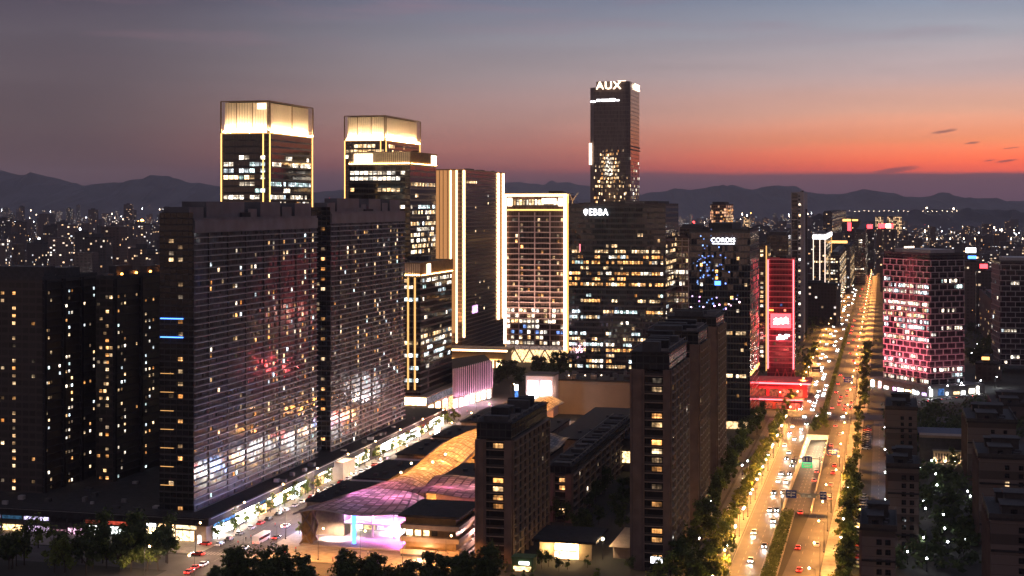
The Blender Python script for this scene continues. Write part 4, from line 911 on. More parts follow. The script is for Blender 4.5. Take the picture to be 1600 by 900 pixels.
def wing(a, b, c, d, za, zb_, st, name, mats=None):
    wm = MB(); wu = []; n1, n2 = 10, 12
    for i in range(n1):
        for j in range(n2):
            q = []
            for (ii, jj) in ((i, j), (i+1, j), (i+1, j+1), (i, j+1)):
                x = a+(b-a)*ii/n1; y = c+(d-c)*jj/n2; q.append((x, y, za+(zb_-za)*ii/n1+.7*math.sin(jj*.7)+.5*math.sin(ii*.6)))
                wu.append((ii*st, jj*st*1.6))
            wm.quad(q)
    o = wm.build(name, M['canopy'], arc); ul_ = o.data.uv_layers.new(name='UVMap')
    for k, l_ in enumerate(ul_.data): l_.uv = wu[k]
wing(-168, -139, 512, 546, 14.6, 14.4, .9, 'wing_canopy'); wing(-151, -139, 600, 660, 14.6, 13.2, .9, 'wing_canopy')
for (x, y, c, p) in ((-158, 525, (1, .2, .5), 3200), (-148, 532, (1, .35, .5), 2400), (-186, 508, (.9, .25, .8), 2600), (-170, 505, (1, .2, .6), 3000), (-180, 522, (1, .25, .5), 2600), (-146, 625, (1, .5, .25), 1800)): lamp(arc, (x, y, 10.2), p, c, .8)
rb = MB()
for i in range(NS):
    for j in (0, NTt): rb.tube(P[i][j], P[i+1][j], .3, n=5)
for i in range(NTt): rb.tube(P[0][i], P[0][i+1], .3, n=5)
rb.build('canopy_rim', M['grey'], arc)
M['arcwall'] = plain('arcade_wall', (.22, .165, .125), .8)
blocks = [(-203, -188.5, 500, 538, 12.2), (-203, -188.5, 549, 590, 11.6), (-203, -188.5, 602, 642, 12.4), (-203, -189, 655, 690, 11.8), (-203, -189, 702, 750, 12),
          (-149, -123, 668, 775, 11), (-149.4, -141, 560, 655, 10.5), (-168, -150, 546, 586, 12.6), (-168, -152, 600, 655, 12.4), (-168, -152, 668, 720, 12.4)]
for (a, b, c, d, z) in blocks:
    MB().box(a, b, c, d, 0, z).build('block', M['arcwall'], arc); MB().box(a-.5, b+.5, c-.5, d+.5, z+.02, z+.7).build('roof', M['roof_d'], arc)
    for k in range(4):
        x = rng.uniform(a+2, b-3); y = rng.uniform(c+3, d-5); MB().box(x, x+1.6, y, y+2.4, z+.72, z+1.7).build('roof_unit', M['conc_d'], arc)
    n = int((d-c)/7)
    if a < -200:
        for k in range(n):
            y = c+k*(d-c)/n
            MB().box(a-.4, a-.05, y+.6, y+(d-c)/n-.6, .3, 4.2).build('shop_window', M[rng.choice(('shopw', 'shopo', 'shopw'))], arc)
            MB().box(a-.7, a-.05, y+.8, y+(d-c)/n-.8, rng.choice((4.8, 5.4, 8)), rng.choice((6.6, 7.4))+2.4).build('sign_board', M[rng.choice(('adr', 'adw', 'adb', 'ado', 'adr', 'adw', 'adp'))], arc)
for s in range(540, 780, 17):
    for tt in (-178.5,): lamp(arc, (tt+rng.uniform(-3, 3), s, 8.5), 10500, (1, .38, .08), .8)
for i in range(4, NS, 3):
    rbm = MB()
    for j in range(NTt): rbm.tube((P[i][j][0], P[i][j][1], P[i][j][2]+.2), (P[i][j+1][0], P[i][j+1][1], P[i][j+1][2]+.2), .08, n=4)
    rbm.build('canopy_rib', M['bronze'], arc)
for k in range(10):
    s = 530+k*24+rng.uniform(-4, 4); lamp(arc, (-178+rng.uniform(-5, 5), s, 14.9), 1600, (1, .5, .16), .15)
for k in range(9):
    s = rng.choice((535, 560, 578, 640, 700, 720))+rng.uniform(-4, 4); 
    MB().ball((-178+rng.uniform(-6, 6), s, 17.6+.6*math.sin(s)), .45).build('roof_lamp', M['signo3'], arc)
for (a, b, s, z) in ((-189, -169, 545, 12.6), (-189, -169, 596, 12.2), (-189, -169, 648, 12.4)): MB().box(-203, -189, s, s+5, z-2, z-1).build('link_roof', M['pinkgrid'], arc)
# stage under the fan
MB().box(-196, -158, 512, 513, 0, 12.5).build('stage_wall', M['grey'], arc)
MB().box(-196, -160, 500, 511.9, 5.0, 5.6).build('gallery', M['white'], arc)
MB().box(-199, -156, 484, 511, .14, .5).build('stage_floor', M['grey'], arc)
for k in range(6): MB().box(-194+k*6, -189.6+k*6, 511.5, 511.95, 6.4, 11).build('screen', M[('shopo', 'shopp', 'shopw', 'shopp', 'shopo', 'shopw')[k]], arc)
for k in range(7): MB().box(-195+k*5, -191+k*5, 511.5, 511.95, .8, 4.4).build('shop_window', M[('shopo', 'shopw', 'shopo', 'shopp', 'shopw', 'shopw', 'shopp')[k]], arc)
for k in range(5): MB().tube((-194+k*8, 501, .5), (-194+k*8, 501, 12.6), .4).build('post', M['white'], arc)
MB().tube((-181, 490, .5), (-181, 490, 11), .8, .8).build('blue_post', M['signb'], arc)
xt = MB()
for y in (486, 492):
    for z0, z1 in ((0, 6), (6, 12.2)): xt.tube((-200, y, z0), (-195.5, y, z1), .35).tube((-195.5, y, z0), (-200, y, z1), .35)
for z0, z1 in ((0, 6), (6, 12.2)): xt.tube((-195.5, 486, z0), (-195.5, 492, z1), .35).tube((-195.5, 492, z0), (-195.5, 486, z1), .35)
xt.build('brace_tower', M['arcwall'], arc); MB().box(-199.6, -196, 487, 491.5, 0, 12).build('lift_shaft', M['bronze'], arc)
MB().tube((-158, 488, .3), (-152, 494, 12), .7).build('leaning_post', M['metal'], arc)
for (x, y, z, c, p) in ((-176, 500, 9.5, (1, .3, .7), 8000), (-166, 497, 8, (1, .2, .9), 9000), (-187, 500, 9, (.55, .35, 1), 3200), (-162, 489, 5, (1, .1, .6), 5000), (-190, 494, 4, (1, .7, .5), 7000), (-172, 506, 3.5, (1, .8, .8), 6500)): lamp(arc, (x, y, z), p*1.5, c, .6, kind='SPOT', rot=(R(25), 0, 0), spot=R(165))
pv = thing('terraced_pavilion', 'beige three storey pavilion with open terraces beside the purple lit stage', 'building', (*XY(-160, 478), 0), ROT)
for k in range(3): MB().box(0, 21, 0, 26, 1+k*4.2, 1.9+k*4.2+.7).build('terrace', M['beige'], pv)
for k in range(3): MB().box(1.5, 19.5, 1.5, 24, 2.65+k*4.2, 5.15+k*4.2).build('storey_wall', M['bronze'], pv)
MB().box(-.5, 21.5, -.6, 27, 13.6, 14.4).build('roof', M['roof_d'], pv); MB().box(.2, 20.8, .2, 26, 0, .95).build('base', M['conc_d'], pv)
for k in range(4): MB().box(2+k*3, 4+k*3, 1.2, 1.45, 7.2, 9.0).build('window', M['shopo'] if k < 3 else M['black'], pv)
lamp(pv, (8, -4, 1.), 3500, (1, .55, .35), .4)
pk = thing('pink_kiosk', 'small pink lit shop squeezed behind the dark penthouse tower and terraced pavilion', 'building', (*XY(-140, 500), 0), ROT)
MB().box(0, 12, 0, 14, 0, 9).build('wall', M['pinkgrid'], pk); MB().box(-.5, 12.5, -.5, 14.5, 9.05, 9.6).build('roof', M['conc_d'], pk); MB().box(1, 7, -.3, -.05, 5, 8).build('screen', M['shopp'], pk); MB().box(1, 8, -.3, -.05, .5, 3.5).build('window', M['shopo'], pk)
lamp(pk, (3, -5, 6), 3000, (1, .6, .6), .4)
# glowing twin screens and the big hall behind the arcade
sb = thing('screen_house', 'square house front carrying two blank glaring white screens', 'building', (pX(825, 835), 835, 0), ROT)
MB().box(-1.2, 14.6, 0, 14, 0, 23).build('wall', M['pinkgrid'], sb); MB().box(-1.6, 15, -1, 15, 23.05, 24).build('roof', M['conc_d'], sb)
MB().box(.1, 5.7, -.4, -.05, 7.2, 20.4).build('screen', M['screen'], sb); MB().box(7.6, 13.4, -.4, -.05, 7.2, 20.4).build('screen', M['screen'], sb)
MB().box(-3, 14, -9, -.5, 4.4, 5.2).build('awning', M['white'], sb); lamp(sb, (5, -9, 9), 9000, (1, .9, .95), .8)
bh = thing('big_hall', 'windowless beige hall with a dark roof full of machines beside the twin screens', 'building', (pX(862, 846), 846, 0), ROT)
MB().box(0, 46, 0, 34, 0, 19).build('wall', M['hallwall'], bh); MB().box(-.1, 46.1, -.3, -.02, 17.6, 18).build('cornice', M['conc'], bh); MB().box(-.3, 46.3, -.3, 34.3, 19.05, 19.9).build('roof', M['roof_d'], bh)
for k in range(22):
    x, y = rng.uniform(1, 42), rng.uniform(1, 30); MB().box(x, x+rng.uniform(1, 3.5), y, y+rng.uniform(1, 3), 19.92, 19.9+rng.uniform(.8, 2.6)).build('roof_unit', M['conc' if k % 3 else 'roof_d'], bh)
for k in range(3): MB().ball((8+k*9, 10+k*3, 21), .4).build('roof_lamp', M['signo'], bh)
lamp(bh, (8, -10, 15), 700, (1, .7, .5), .6)
lh = thing('long_dark_hall', 'long low dark roofed hall with a violet lit side beside tall piered flats', 'building', (*XY(-100, 655), 0), ROT)
MB().box(-22, 0, 0, 150, 0, 14).build('wall', M['conc_d'], lh); MB().box(-22.4, .4, -.4, 150, 14.05, 14.8).build('roof', M['roof_d'], lh)
for k in range(16): MB().box(-18+(k % 2)*9, -13+(k % 2)*9, 6+k*9, 9+k*9, 14.82, 16.4).build('roof_unit', M['conc_d'], lh)
for k in range(9): MB().box(.05, .4, 40+k*12, 48+k*12, 8.5, 12).build('window', M['shopb2'] if 'shopb2' in M else W_['b'], lh)
MB().box(-14, -9, -.4, -.05, 4, 9).build('window', M['shopo'], lh)
fb = thing('fluted_building', 'curved showroom with glowing pink vertical flutes over open shop fronts', 'building', (0, 0, 0), 0)
pa, pb = GP(708, 640), GP(769, 628); n = 21; zl, zh = 7., 24.
arcp = []
for i in range(n+1):
    q = i/n; x = pa[0]+(pb[0]-pa[0])*q; y = pa[1]+(pb[1]-pa[1])*q+16*math.sin(q*math.pi*.5)**2; arcp.append((x, y))
back_ = [(pb[0]-6, pb[1]+62), (pa[0]-4, pa[1]+70)]
MB().prism(arcp+back_, zl, zh-2, 0).build('wall', M['black'], fb); MB().prism([(x, y+1) for x, y in arcp]+back_, zh-1.95, zh-1.4).build('roof', M['roof_d'], fb)
MB().prism([(x, y+3) for x, y in arcp]+back_, 0, zl-.05).build('shop_storey', M['beige'], fb)
for i in range(n+1):
    x, y = arcp[i]; MB().box(x-.2, x+.2, y-1.0, y-.1, zl, zh).build('flute', M['flute'], fb)
for i in range(0, n-2, 3):
    x, y = arcp[i]; x2, y2 = arcp[i+2]; MB().quad([(x, y+2.8, .4), (x2, y2+2.8, .4), (x2, y2+2.8, 5.6), (x, y+2.8, 5.6)]).build('shop_window', M[rng.choice(('shopp', 'shopw', 'shopo'))], fb)
for i in (3, 10, 18): lamp(fb, (arcp[i][0], arcp[i][1]-7, 3.5), 7000, (1, .5, .75), .5)
tw = thing('advert_pylon', 'white glowing advert pylon on the pavement below the shorter office tower', 'sign', (pX(683, 730), 730, 0), ROT)
MB().box(-1.3, 1.3, -.3, .3, .8, 10.5).build('screen', M['signw'], tw); MB().box(-1.5, 1.5, -.28, .28, 0, .75).build('base', M['metal'], tw); MB().box(-1.45, 1.45, .32, .5, .8, 10.7).build('frame', M['metal'], tw)
tw = thing('advert_pylon', 'slim blue and white glowing column among the trees before the framed hotel', 'sign', (pX(807, 880), 880, 0), ROT)
MB().box(-.9, .9, -.5, .5, .5, 9).build('screen', M['shopb'], tw); MB().box(-1, 1, -.6, .6, 9.05, 12.5).build('head', M['signw'], tw); MB().box(-.5, .5, -.4, .4, 0, .45).build('base', M['metal'], tw)
# entrance canopy and kiosk at the bottom
ec = thing('entrance_canopy', 'flat dark entrance canopy over golden lit glass at the foot of the low flats', 'building', (pX(843, 500), 500, 0), ROT)
MB().box(-2, 20, -3, 20, 6.2, 7.0).build('roof', M['roof_d'], ec)
MB().box(0, 5, 0, .5, 0, 6.1).build('wall', M['beige'], ec); MB().box(13.6, 18, 0, .5, 0, 6.1).build('wall', M['beige'], ec)
MB().box(5.2, 13.4, .4, .6, .2, 5.6).build('glazing', M['shopo'], ec); MB().box(5.1, 13.5, .2, .38, 2.7, 2.95).build('transom', M['black'], ec)
lamp(ec, (3, -2, 4), 1400, (1, .66, .25), .3); lamp(ec, (12, -2.4, 4), 1400, (1, .66, .25), .3)
ks = thing('shop_kiosk', 'green roofed kiosk with a bright white fascia at the very bottom', 'building', (pX(800, 482), 482, 0), ROT)
MB().box(0, 7, 0, 5, 0, 4.2).build('wall', M['greenwall'], ks); MB().box(-.3, 7.3, -.3, 5.3, 4.25, 4.8).build('roof', M['greenwall'], ks); MB().box(2.4, 5.8, -.3, -.05, 2.4, 3.4).build('sign_panel', M['signw'], ks); MB().box(.6, 6.4, -.25, -.05, .3, 1.8).build('window', M['shopo'], ks)
hr = thing('awning_house', 'low house with a lit slanted tan awning against the tall piered flats', 'building', (pX(958, 500), 500, 0), ROT)
MB().box(0, 6, 0, 12, 0, 4).build('wall', M['beige'], hr); mbq = MB().quad([(-1, -2, 4.4), (6, -2, 4.4), (6, 12, 8), (2, 12, 8)]).quad([(-1, -2, 4.2), (2, 12, 7.8), (6, 12, 7.8), (6, -2, 4.2)]); mbq.build('awning', M['beige'], hr); lamp(hr, (-3, -3, 7), 1800, (1, .6, .2), .4)
MB().ball((-3, -3, 7), .4).build('globe_lamp', M['uplight'], hr); MB().tube((-3, -3, 0), (-3, -3, 6.6), .1).build('lamp_post', M['metal'], hr)
# ------------------------------------------------------------------ ground, roads and pavements (x = across the avenue, y = along it)
RAMP = (-38., -27.6, 584., 776.)
xs = [-9500, -6000, -1500, RAMP[0], RAMP[1], 1500, 6000, 12000]; ys = [-1500, 0, RAMP[2], RAMP[3], 1600, 6000, 22000]
gb = MB()
for i in range(len(xs)-1):
    for j in range(len(ys)-1):
        if xs[i] == RAMP[0] and ys[j] == RAMP[2]: continue
        gb.quad([(xs[i], ys[j], 0), (xs[i+1], ys[j], 0), (xs[i+1], ys[j+1], 0), (xs[i], ys[j+1], 0)])
M['ground'] = plain('city_ground', (.035, .033, .026), .95, var=.5, scale=.03)
struct(gb.build('ground', M['ground'], None, None, ROT))
def sheet(name, poly, z, m, marks=None):
    mb = MB().quad([(x, y, z) for x, y in poly], 0)
    for (x0, x1, y0, y1) in (marks or []): mb.quad([(x0, y0, z+.012), (x1, y0, z+.012), (x1, y1, z+.012), (x0, y1, z+.012)], 1)
    return struct(mb.build(name, [m, M['paint']], None, None, ROT))
def raised(name, poly, m, h=.13):
    return struct(MB().prism(poly, -.05, h, 1, 0).build(name, [m, M['kerb']], None, None, ROT))
def rect(a, b, c, d): return [(a, c), (b, c), (b, d), (a, d)]
def dashes(x, y0, y1, st=9., ln=4., w=.09): return [(x-w, x+w, y, y+ln) for y in [y0+st*k for k in range(int((y1-y0)/st))]]
def solid(x, y0, y1, w=.08): return [(x-w, x+w, y0, y1)]
sheet('avenue', rect(-49.6, -38.5, 330, 845), .02, M['asphalt'], dashes(-45.9, 330, 838)+dashes(-42.2, 330, 838)+solid(-49.2, 330, 840)+solid(-38.9, 330, 840)+[(-49+k*1.1, -48.5+k*1.1, 838, 842) for k in range(9)])
mk = []
for (xa, xb) in ((-29.2, -24), (-24.9, -20.9)):
    for k in range(42):
        y = 335+k*12; q = max(0, min(1, (y-450)/150)); x = xa+(xb-xa)*q; mk.append((x-.09, x+.09, y, y+4.0))
sheet('avenue', [(-33, 330), (-20.5, 330), (-20.5, 450), (-17.8, 700), (-17.5, 845), (-27, 845), (-27, 600), (-33, 450)], .02, M['asphalt'], mk+[(-26.5+k*1.1, -26+k*1.1, 836, 840) for k in range(8)]+[(-24+k*2, -23.2+k*2, 700, 701.2) for k in range(3)])
sheet('avenue', rect(-49, -34.5, 868, 3300), .02, M['asphalt'], dashes(-45.4, 875, 1500)+dashes(-41.8, 875, 1500)+dashes(-38.2, 875, 1500))
sheet('avenue', rect(-31, -16.5, 868, 3300), .02, M['asphalt'], dashes(-27.4, 875, 1500)+dashes(-23.8, 875, 1500)+dashes(-20.2, 875, 1500))
sheet('cross_road', rect(-330, 260, 845, 868), .016, M['asphalt'], [(-330+k*9, -326+k*9, 856.4, 856.7) for k in range(28)]+[(40+k*9, 44+k*9, 856.4, 856.7) for k in range(22)])
sheet('shopping_street', rect(-228, -209, 330, 820), .02, M['asphalt'], dashes(-218.5, 330, 820)+dashes(-213.6, 470, 820)+dashes(-223.4, 470, 820))
sheet('side_street', rect(-430, -95, 441, 462), .016, M['asphalt'], [(-430+k*9, -426+k*9, 451.4, 451.7) for k in range(20)]+[(-230+k*1.2, -229.4+k*1.2, 464, 468) for k in range(17)])
sheet('service_road', rect(-5, 1.2, 470, 842), .02, M['asphalt'], solid(1., 475, 840)+dashes(-1.9, 475, 840))
sheet('service_road', rect(-62, -57.4, 430, 840), .02, M['asphalt'], dashes(-59.7, 430, 840))
sheet('yard', rect(2, 62, 380, 700), .012, M['ground']); sheet('yard', rect(-136, -64, 380, 700), .012, M['ground'])
sheet('car_park', rect(-96, -63, 560, 760), .018, M['asphalt'], [(-95+k*2.9, -94.9+k*2.9, y, y+5) for k in range(11) for y in (590, 640, 690)])
raised('pavement', rect(-57, -49.8, 400, 844), M['pave']); raised('pavement', rect(-57, -49.3, 869, 2600), M['pave'])
raised('pavement', [(-20.3, 400), (-14, 400), (-10.5, 700), (-10.5, 844), (-17.3, 844), (-17.6, 700), (-20.3, 450)], M['pave']); raised('pavement', rect(-16.2, -9, 869, 2600), M['pave'])
raised('median', rect(-38.2, -33.2, 380, 583), M['pave']); raised('median', rect(-38, -27.4, 778, 843), M['ground']); raised('median', rect(-34.2, -31.3, 870, 2600), M['ground'])
raised('pavement', rect(-236.5, -228.3, 464, 780), M['pave']); raised('plaza', rect(-208.7, -138, 463, 800), M['pave']); raised('pavement', rect(-430, -236.7, 463.5, 481), M['pave'])
# tunnel ramp in the middle of the avenue
rx0, rx1, ry0, ry1 = RAMP
DP = 6.6
mb = MB(); mb.quad([(rx0, ry0, .0), (rx1, ry0, .0), (rx1, ry1+40, -DP*1.05), (rx0, ry1+40, -DP*1.05)], 0)
fl = lambda y: -DP*1.05*(y-ry0)/(ry1+40-ry0)
for x in (rx0+3.6, rx0+5.2, rx0+7.0):
    for k in range(22):
        y = ry0+6+k*9; mb.quad([(x-.12, y, fl(y)+.02), (x+.12, y, fl(y)+.02), (x+.12, y+4, fl(y+4)+.02), (x-.12, y+4, fl(y+4)+.02)], 1)
struct(mb.build('tunnel_road', [M['asphalt'], M['paint']], None, None, ROT))
tn = thing('underpass', 'underpass ramp with pale walls diving into a bright tunnel mouth between the carriageways', 'underpass', (0, 0, 0), ROT)
for x0, x1 in ((rx0-.5, rx0-.02), (rx1+.02, rx1+.5)):
    mb = MB().box(x0, x1, ry0, ry1, -DP-1, .95); mb.build('ramp_wall', M['tunnelwall'], tn)
MB().box(rx0-.5, rx1+.5, ry1+.02, ry1+.8, -1.4, 1.1).build('portal_beam', M['tunnelwall'], tn)
for x0, x1 in ((rx0-.5, rx0), (rx1, rx1+.5)): MB().box(x0, x1, ry1+.82, ry1+45, -DP-1.2, -.3).build('tunnel_wall', M['tunnelwall'], tn)
MB().box(rx0-.5, rx1+.5, ry1+.82, ry1+45, -.28, -.05).build('tunnel_roof', M['conc'], tn)
for k in range(4): lamp(tn, (rx0+5, ry1-8-k*15, .6), 5200, (1, .7, .38), .3)
for k in range(2): lamp(tn, (rx0+5, ry1+8+k*14, -1.6), 5000, (1, .75, .45), .3)
for k in range(6):
    for x in (rx0+.15, rx1-.15): MB().box(x-.1, x+.1, ry1-6-k*14, ry1-4-k*14, -.3, .1).build('wall_lamp', M['uplight2'], tn)

# ------------------------------------------------------------------ street lamps
LAMPCOL = (1, .41, .09)
M['lens_o'] = glow('sodium_lens', (1, .55, .2), 26., False); M['lens_w'] = glow('white_lens', (.92, .96, 1), 26., False)
def lamp_proto(h, arm, lens):
    pole = MB().tube((0, 0, 0), (0, 0, h), .12, .07).tube((0, 0, h-.1), (arm, 0, h+.5), .06, .05).box(-.25, .25, -.25, .25, 0, .5).mesh('pole', M['metal'])
    head = MB().box(arm-.5, arm+.3, -.16, .16, h+.42, h+.58).mesh('lamp_head', M['alu'])
    le = MB().ball((arm, 0, h+.3), .34, 8, 5).mesh('lens', M[lens])
    return pole, head, le
LP = {'o': lamp_proto(10.5, 1.8, 'lens_o'), 'w': lamp_proto(7., 1.0, 'lens_w'), 's': lamp_proto(4.0, .0, 'lens_w')}
HH = {'o': (10.5, 1.8), 'w': (7., 1.0), 's': (4., 0.)}
LIGHTS = {}
def streetlamp(kind, x, y, label, group, power, col, flip=False, r=.3):
    o = thing('street_lamp', label, 'street lamp', (x, y, 0), ROT+(math.pi if flip else 0), group)
    for nm, me in zip(('pole', 'lamp_head', 'lens'), LP[kind]): link(nm, me, o)
    if power:
        key = (power, col, kind)
        if key not in LIGHTS:
            li = bpy.data.lights.new('lamp_light', 'POINT' if kind == 's' else 'SPOT')
            if kind != 's': li.spot_size = R(162); li.spot_blend = .45
            li.energy = power; li.color = col; li.shadow_soft_size = r; LIGHTS[key] = li
        l_ = bpy.data.objects.new('lamp_light', LIGHTS[key]); COL.objects.link(l_); l_.parent = o; h, a = HH[kind]; l_.location = (a, 0, h-.25)
    return o
LA = 27000
s = 400.
while s < 2700:
    st = 34 if s < 1000 else 62; k = 1 if s < 1000 else 1.7
    if not 838 < s < 872:
        streetlamp('o', *XY(-50.4, s), 'orange street lamp on the west kerb of the avenue', 'street lamps along the west kerb', LA*k, LAMPCOL)
        streetlamp('o', *XY(-17.0 if s > 600 else -19.8, s+st/2), 'orange street lamp on the east kerb of the avenue', 'street lamps along the east kerb', LA*k, LAMPCOL, True)
    s += st
for s in range(420, 830, 36):
    streetlamp('o', *XY(-229.2, s+8), 'tall lamp on the kerb by the bright podium shops', 'street lamps along the shopping street', 10000, (1, .66, .42))
    if s < 800: streetlamp('o', *XY(-207.8, s), 'tall lamp on the arcade side of the shopping street', 'street lamps on the arcade pavement', 11000, (1, .62, .36), True)
for k in range(8): streetlamp('o', *XY(-60-k*32, 870), 'orange lamp along the cross road by the red halls', 'street lamps along the cross road', 9000, LAMPCOL)
for k in range(5): streetlamp('o', *XY(-200+k*15, 466), 'plaza lamp before the purple lit stage', 'lamps on the orange plaza', 12000, (1, .4, .09))
for (px, py) in [(1456, 730), (1462, 752), (1464, 770), (1443, 796), (1446, 808), (1474, 818), (1476, 840), (1481, 862), (1443, 855), (1418, 878), (1448, 889), (1507, 857), (1512, 780), (1516, 788), (1520, 743), (1404, 850), (1437, 742)]:
    streetlamp('s', *GP(px, py+4), 'small white garden lamp in the dark courtyard', 'garden lamps in the dark courtyard', 80, (.85, .92, 1))
for s, k in ((520, 1), (580, 1), (640, 1), (700, 1), (770, 1)): streetlamp('w', *XY(1.8, s), 'cool white lamp beside the service road car park', 'lamps of the service road', 1500, (.6, .72, 1), True)
for (px, py) in [(1042, 815), (1052, 833), (1058, 846), (1040, 868), (1092, 860), (1110, 800), (1160, 742), (1168, 735), (1104, 770)]:
    streetlamp('s', *GP(px, py), 'warm garden lamp among the trees west of the avenue', 'garden lamps west of the avenue', 1100, (1, .55, .2))
for k in range(7): streetlamp('w', *XY(-250-k*24, 480), 'lamp between the park trees and the podium shops', 'lamps by the park', 900, (1, .8, .55))

for k in range(13):
    s = 432+k*31; streetlamp('s', *XY(-51.6, s+9), 'low yellow lamp under the lit trees of the west pavement', 'low lamps of the west pavement', 1500, (1, .72, .2))
    if s < 680: streetlamp('s', *XY(-14.2, s), 'low yellow lamp under the lit trees of the east pavement', 'low lamps of the east pavement', 1800, (1, .74, .2))
# ------------------------------------------------------------------ cars
M['tyre'] = plain('tyre', (.02, .02, .02), .9); M['carglass'] = facade('car_glass', (.015, .015, .018), (.02, .02, .02), 50, 50, .01, .01, .08, 0.)
M['head'] = glow('headlight', (1, .95, .86), 40., False); M['tail'] = glow('taillight', (1, .03, .02), 14., False)
PAINTS = {n: plain('car_paint_'+n, c, .3, .2, var=.03) for n, c in {'white': (.7, .7, .7), 'black': (.015, .015, .016), 'silver': (.42, .42, .43), 'red': (.42, .03, .03), 'grey': (.13, .13, .14)}.items()}
def wedge(mb, prof, hw, top, m):
    """side profile (y, z) extruded across; points above `top` drawn in towards the middle"""
    n = len(prof); i = len(mb.v)
    for sgn in (-1, 1):
        for (y, z) in prof: mb.v.append((sgn*(hw-(.16 if z > top else 0)), y, z))
    for k in range(n):
        a, b = k, (k+1) % n; mb.f.append((i+a, i+b, i+n+b, i+n+a)); mb.mi.append(m)
    mb.f.append(tuple(i+k for k in reversed(range(n)))); mb.f.append(tuple(i+n+k for k in range(n))); mb.mi += [m, m]
BODY = [(-2.2, .32), (-2.25, .8), (-2.0, .95), (-1.1, .98), (1.0, .93), (2.05, .78), (2.25, .6), (2.2, .3)]
CAB = [(-1.75, .985), (-1.15, 1.40), (.25, 1.42), (1.1, .95)]
ROOFP = [(-1.2, 1.405), (-1.1, 1.46), (.2, 1.48), (.32, 1.425)]
CARM = {}
for n, pm in PAINTS.items():
    b = MB(); wedge(b, BODY, .92, .9, 0); wedge(b, ROOFP, .78, 2, 0)
    CARM[n] = b.mesh('body', pm)
cb = MB(); wedge(cb, CAB, .84, 1.2, 0); CABM = cb.mesh('window', M['carglass'])
WHM = MB().tube((-.11, 0, 0), (.11, 0, 0), .33, n=10).mesh('wheel', M['tyre'])
HLM = MB().ball((0, 0, 0), .16, 6, 4).mesh('headlight', M['head']); TLM = MB().box(-.22, .22, -.05, .05, -.09, .09).mesh('taillight', M['tail'])
TLD = MB().box(-.22, .22, -.05, .05, -.09, .09).mesh('taillight', plain('dark_lens', (.06, .008, .008), .3)); HLD = MB().ball((0, 0, 0), .14, 6, 4).mesh('headlight', M['alu'])
SPOT = bpy.data.lights.new('beam', 'SPOT'); SPOT.energy = 3200; SPOT.color = (1, .93, .8); SPOT.spot_size = R(50); SPOT.spot_blend = .8; SPOT.shadow_soft_size = .2
NCAR = {}
def car(x, y, rz, paint, label, group, on=True, beam=False):
    o = thing('car', label, 'car', (x, y, .03), rz, group)
    link('body', CARM[paint], o); link('window', CABM, o)
    for wx in (-.86, .86):
        for wy in (-1.38, 1.38): link('wheel', WHM, o, (wx, wy, .33))
    for wx in (-.62, .62): link('headlight', HLM if on else HLD, o, (wx, 2.2, .68)); link('taillight', TLM if on else TLD, o, (wx, -2.24, .78))
    if beam:
        l_ = bpy.data.objects.new('beam', SPOT); COL.objects.link(l_); l_.parent = o; l_.location = (0, 2.4, .75); l_.rotation_euler = (R(82), 0, 0)
    return o
FARCAR = {}
for n, pm in PAINTS.items():
    b = MB(); wedge(b, BODY, .92, .9, 0); wedge(b, CAB, .84, 1.2, 1)
    for wx in (-.6, .6): b.ball((wx, 2.25, .7), .26, 6, 4, 2); b.box(wx-.25, wx+.25, -2.35, -2.24, .66, .92, 3)
    FARCAR[n] = b.mesh('car', [pm, M['carglass'], M['head'], M['tail']])
def farcar(x, y, rz, paint, label, group): return tag(link('car', FARCAR[paint], None, (x, y, .03), rz), label, 'car', group)
rc = random.Random(4)
col = lambda: rc.choice(('white', 'white', 'black', 'silver', 'grey', 'white', 'black', 'silver', 'grey', 'silver', 'red'))
# approaching, seen one by one in the photo
for (px, py, p) in [(1240, 722, 'black'), (1234, 742, 'black'), (1228, 755, 'white'), (1224, 771, 'white'), (1203, 799, 'white'), (1216, 799, 'black'), (1211, 816, 'silver'), (1178, 834, 'silver'), (1208, 856, 'grey'), (1173, 878, 'white'), (1253, 683, 'white'), (1252, 672, 'white')]:
    x, y = GP(px, py); tt, ss = TS(x, y); tt = min(-40.3, max(-47.8, tt))
    car(*XY(tt, ss), ROT+math.pi, p, p+' car with bright headlights coming down the avenue', 'cars coming down the avenue: '+p, True, True)
for (px, py, p) in [(1251, 803, 'red'), (1247, 858, 'red'), (1249, 893, 'red'), (1297, 781, 'white'), (1276, 853, 'white')]:
    x, y = GP(px, py); tt, ss = TS(x, y); tt = max(-31.5, min(-19.5, tt))
    car(*XY(tt, ss), ROT, p, p+' car with glowing tail lights driving up the avenue', 'cars driving up the avenue: '+p)
for (s, t_, d) in [(664, -29.6, 0), (690, -29.6, 0), (735, -35.6, 1)]:
    o = car(*XY(t_, s), ROT+(math.pi if d else 0), 'silver', 'silver car inside the underpass ramp', 'cars in the underpass', True, True); o.location.z = fl(s)+.05
for k in range(80):
    s = 880+k*k*.34+rc.uniform(-6, 6); t_ = rc.choice((-47, -43.5, -40, -36.5))
    p = col(); farcar(*XY(t_, s), ROT+math.pi, p, p+' car with headlights in the dense traffic beyond the crossing', 'oncoming traffic beyond the crossing: '+p)
for k in range(56):
    s = 884+k*k*.62+rc.uniform(-6, 6); t_ = rc.choice((-29, -25.6, -22, -18.6)); p = col()
    farcar(*XY(t_, s), ROT, p, p+' car showing red tail lights beyond the crossing', 'departing traffic beyond the crossing: '+p)
for (t_, s) in ((-43, 846), (-36, 852), (-22, 851), (-30, 862)): farcar(*XY(t_, s), ROT+math.pi, 'white', 'white car turning in the middle of the avenue crossing', 'cars turning at the crossing')
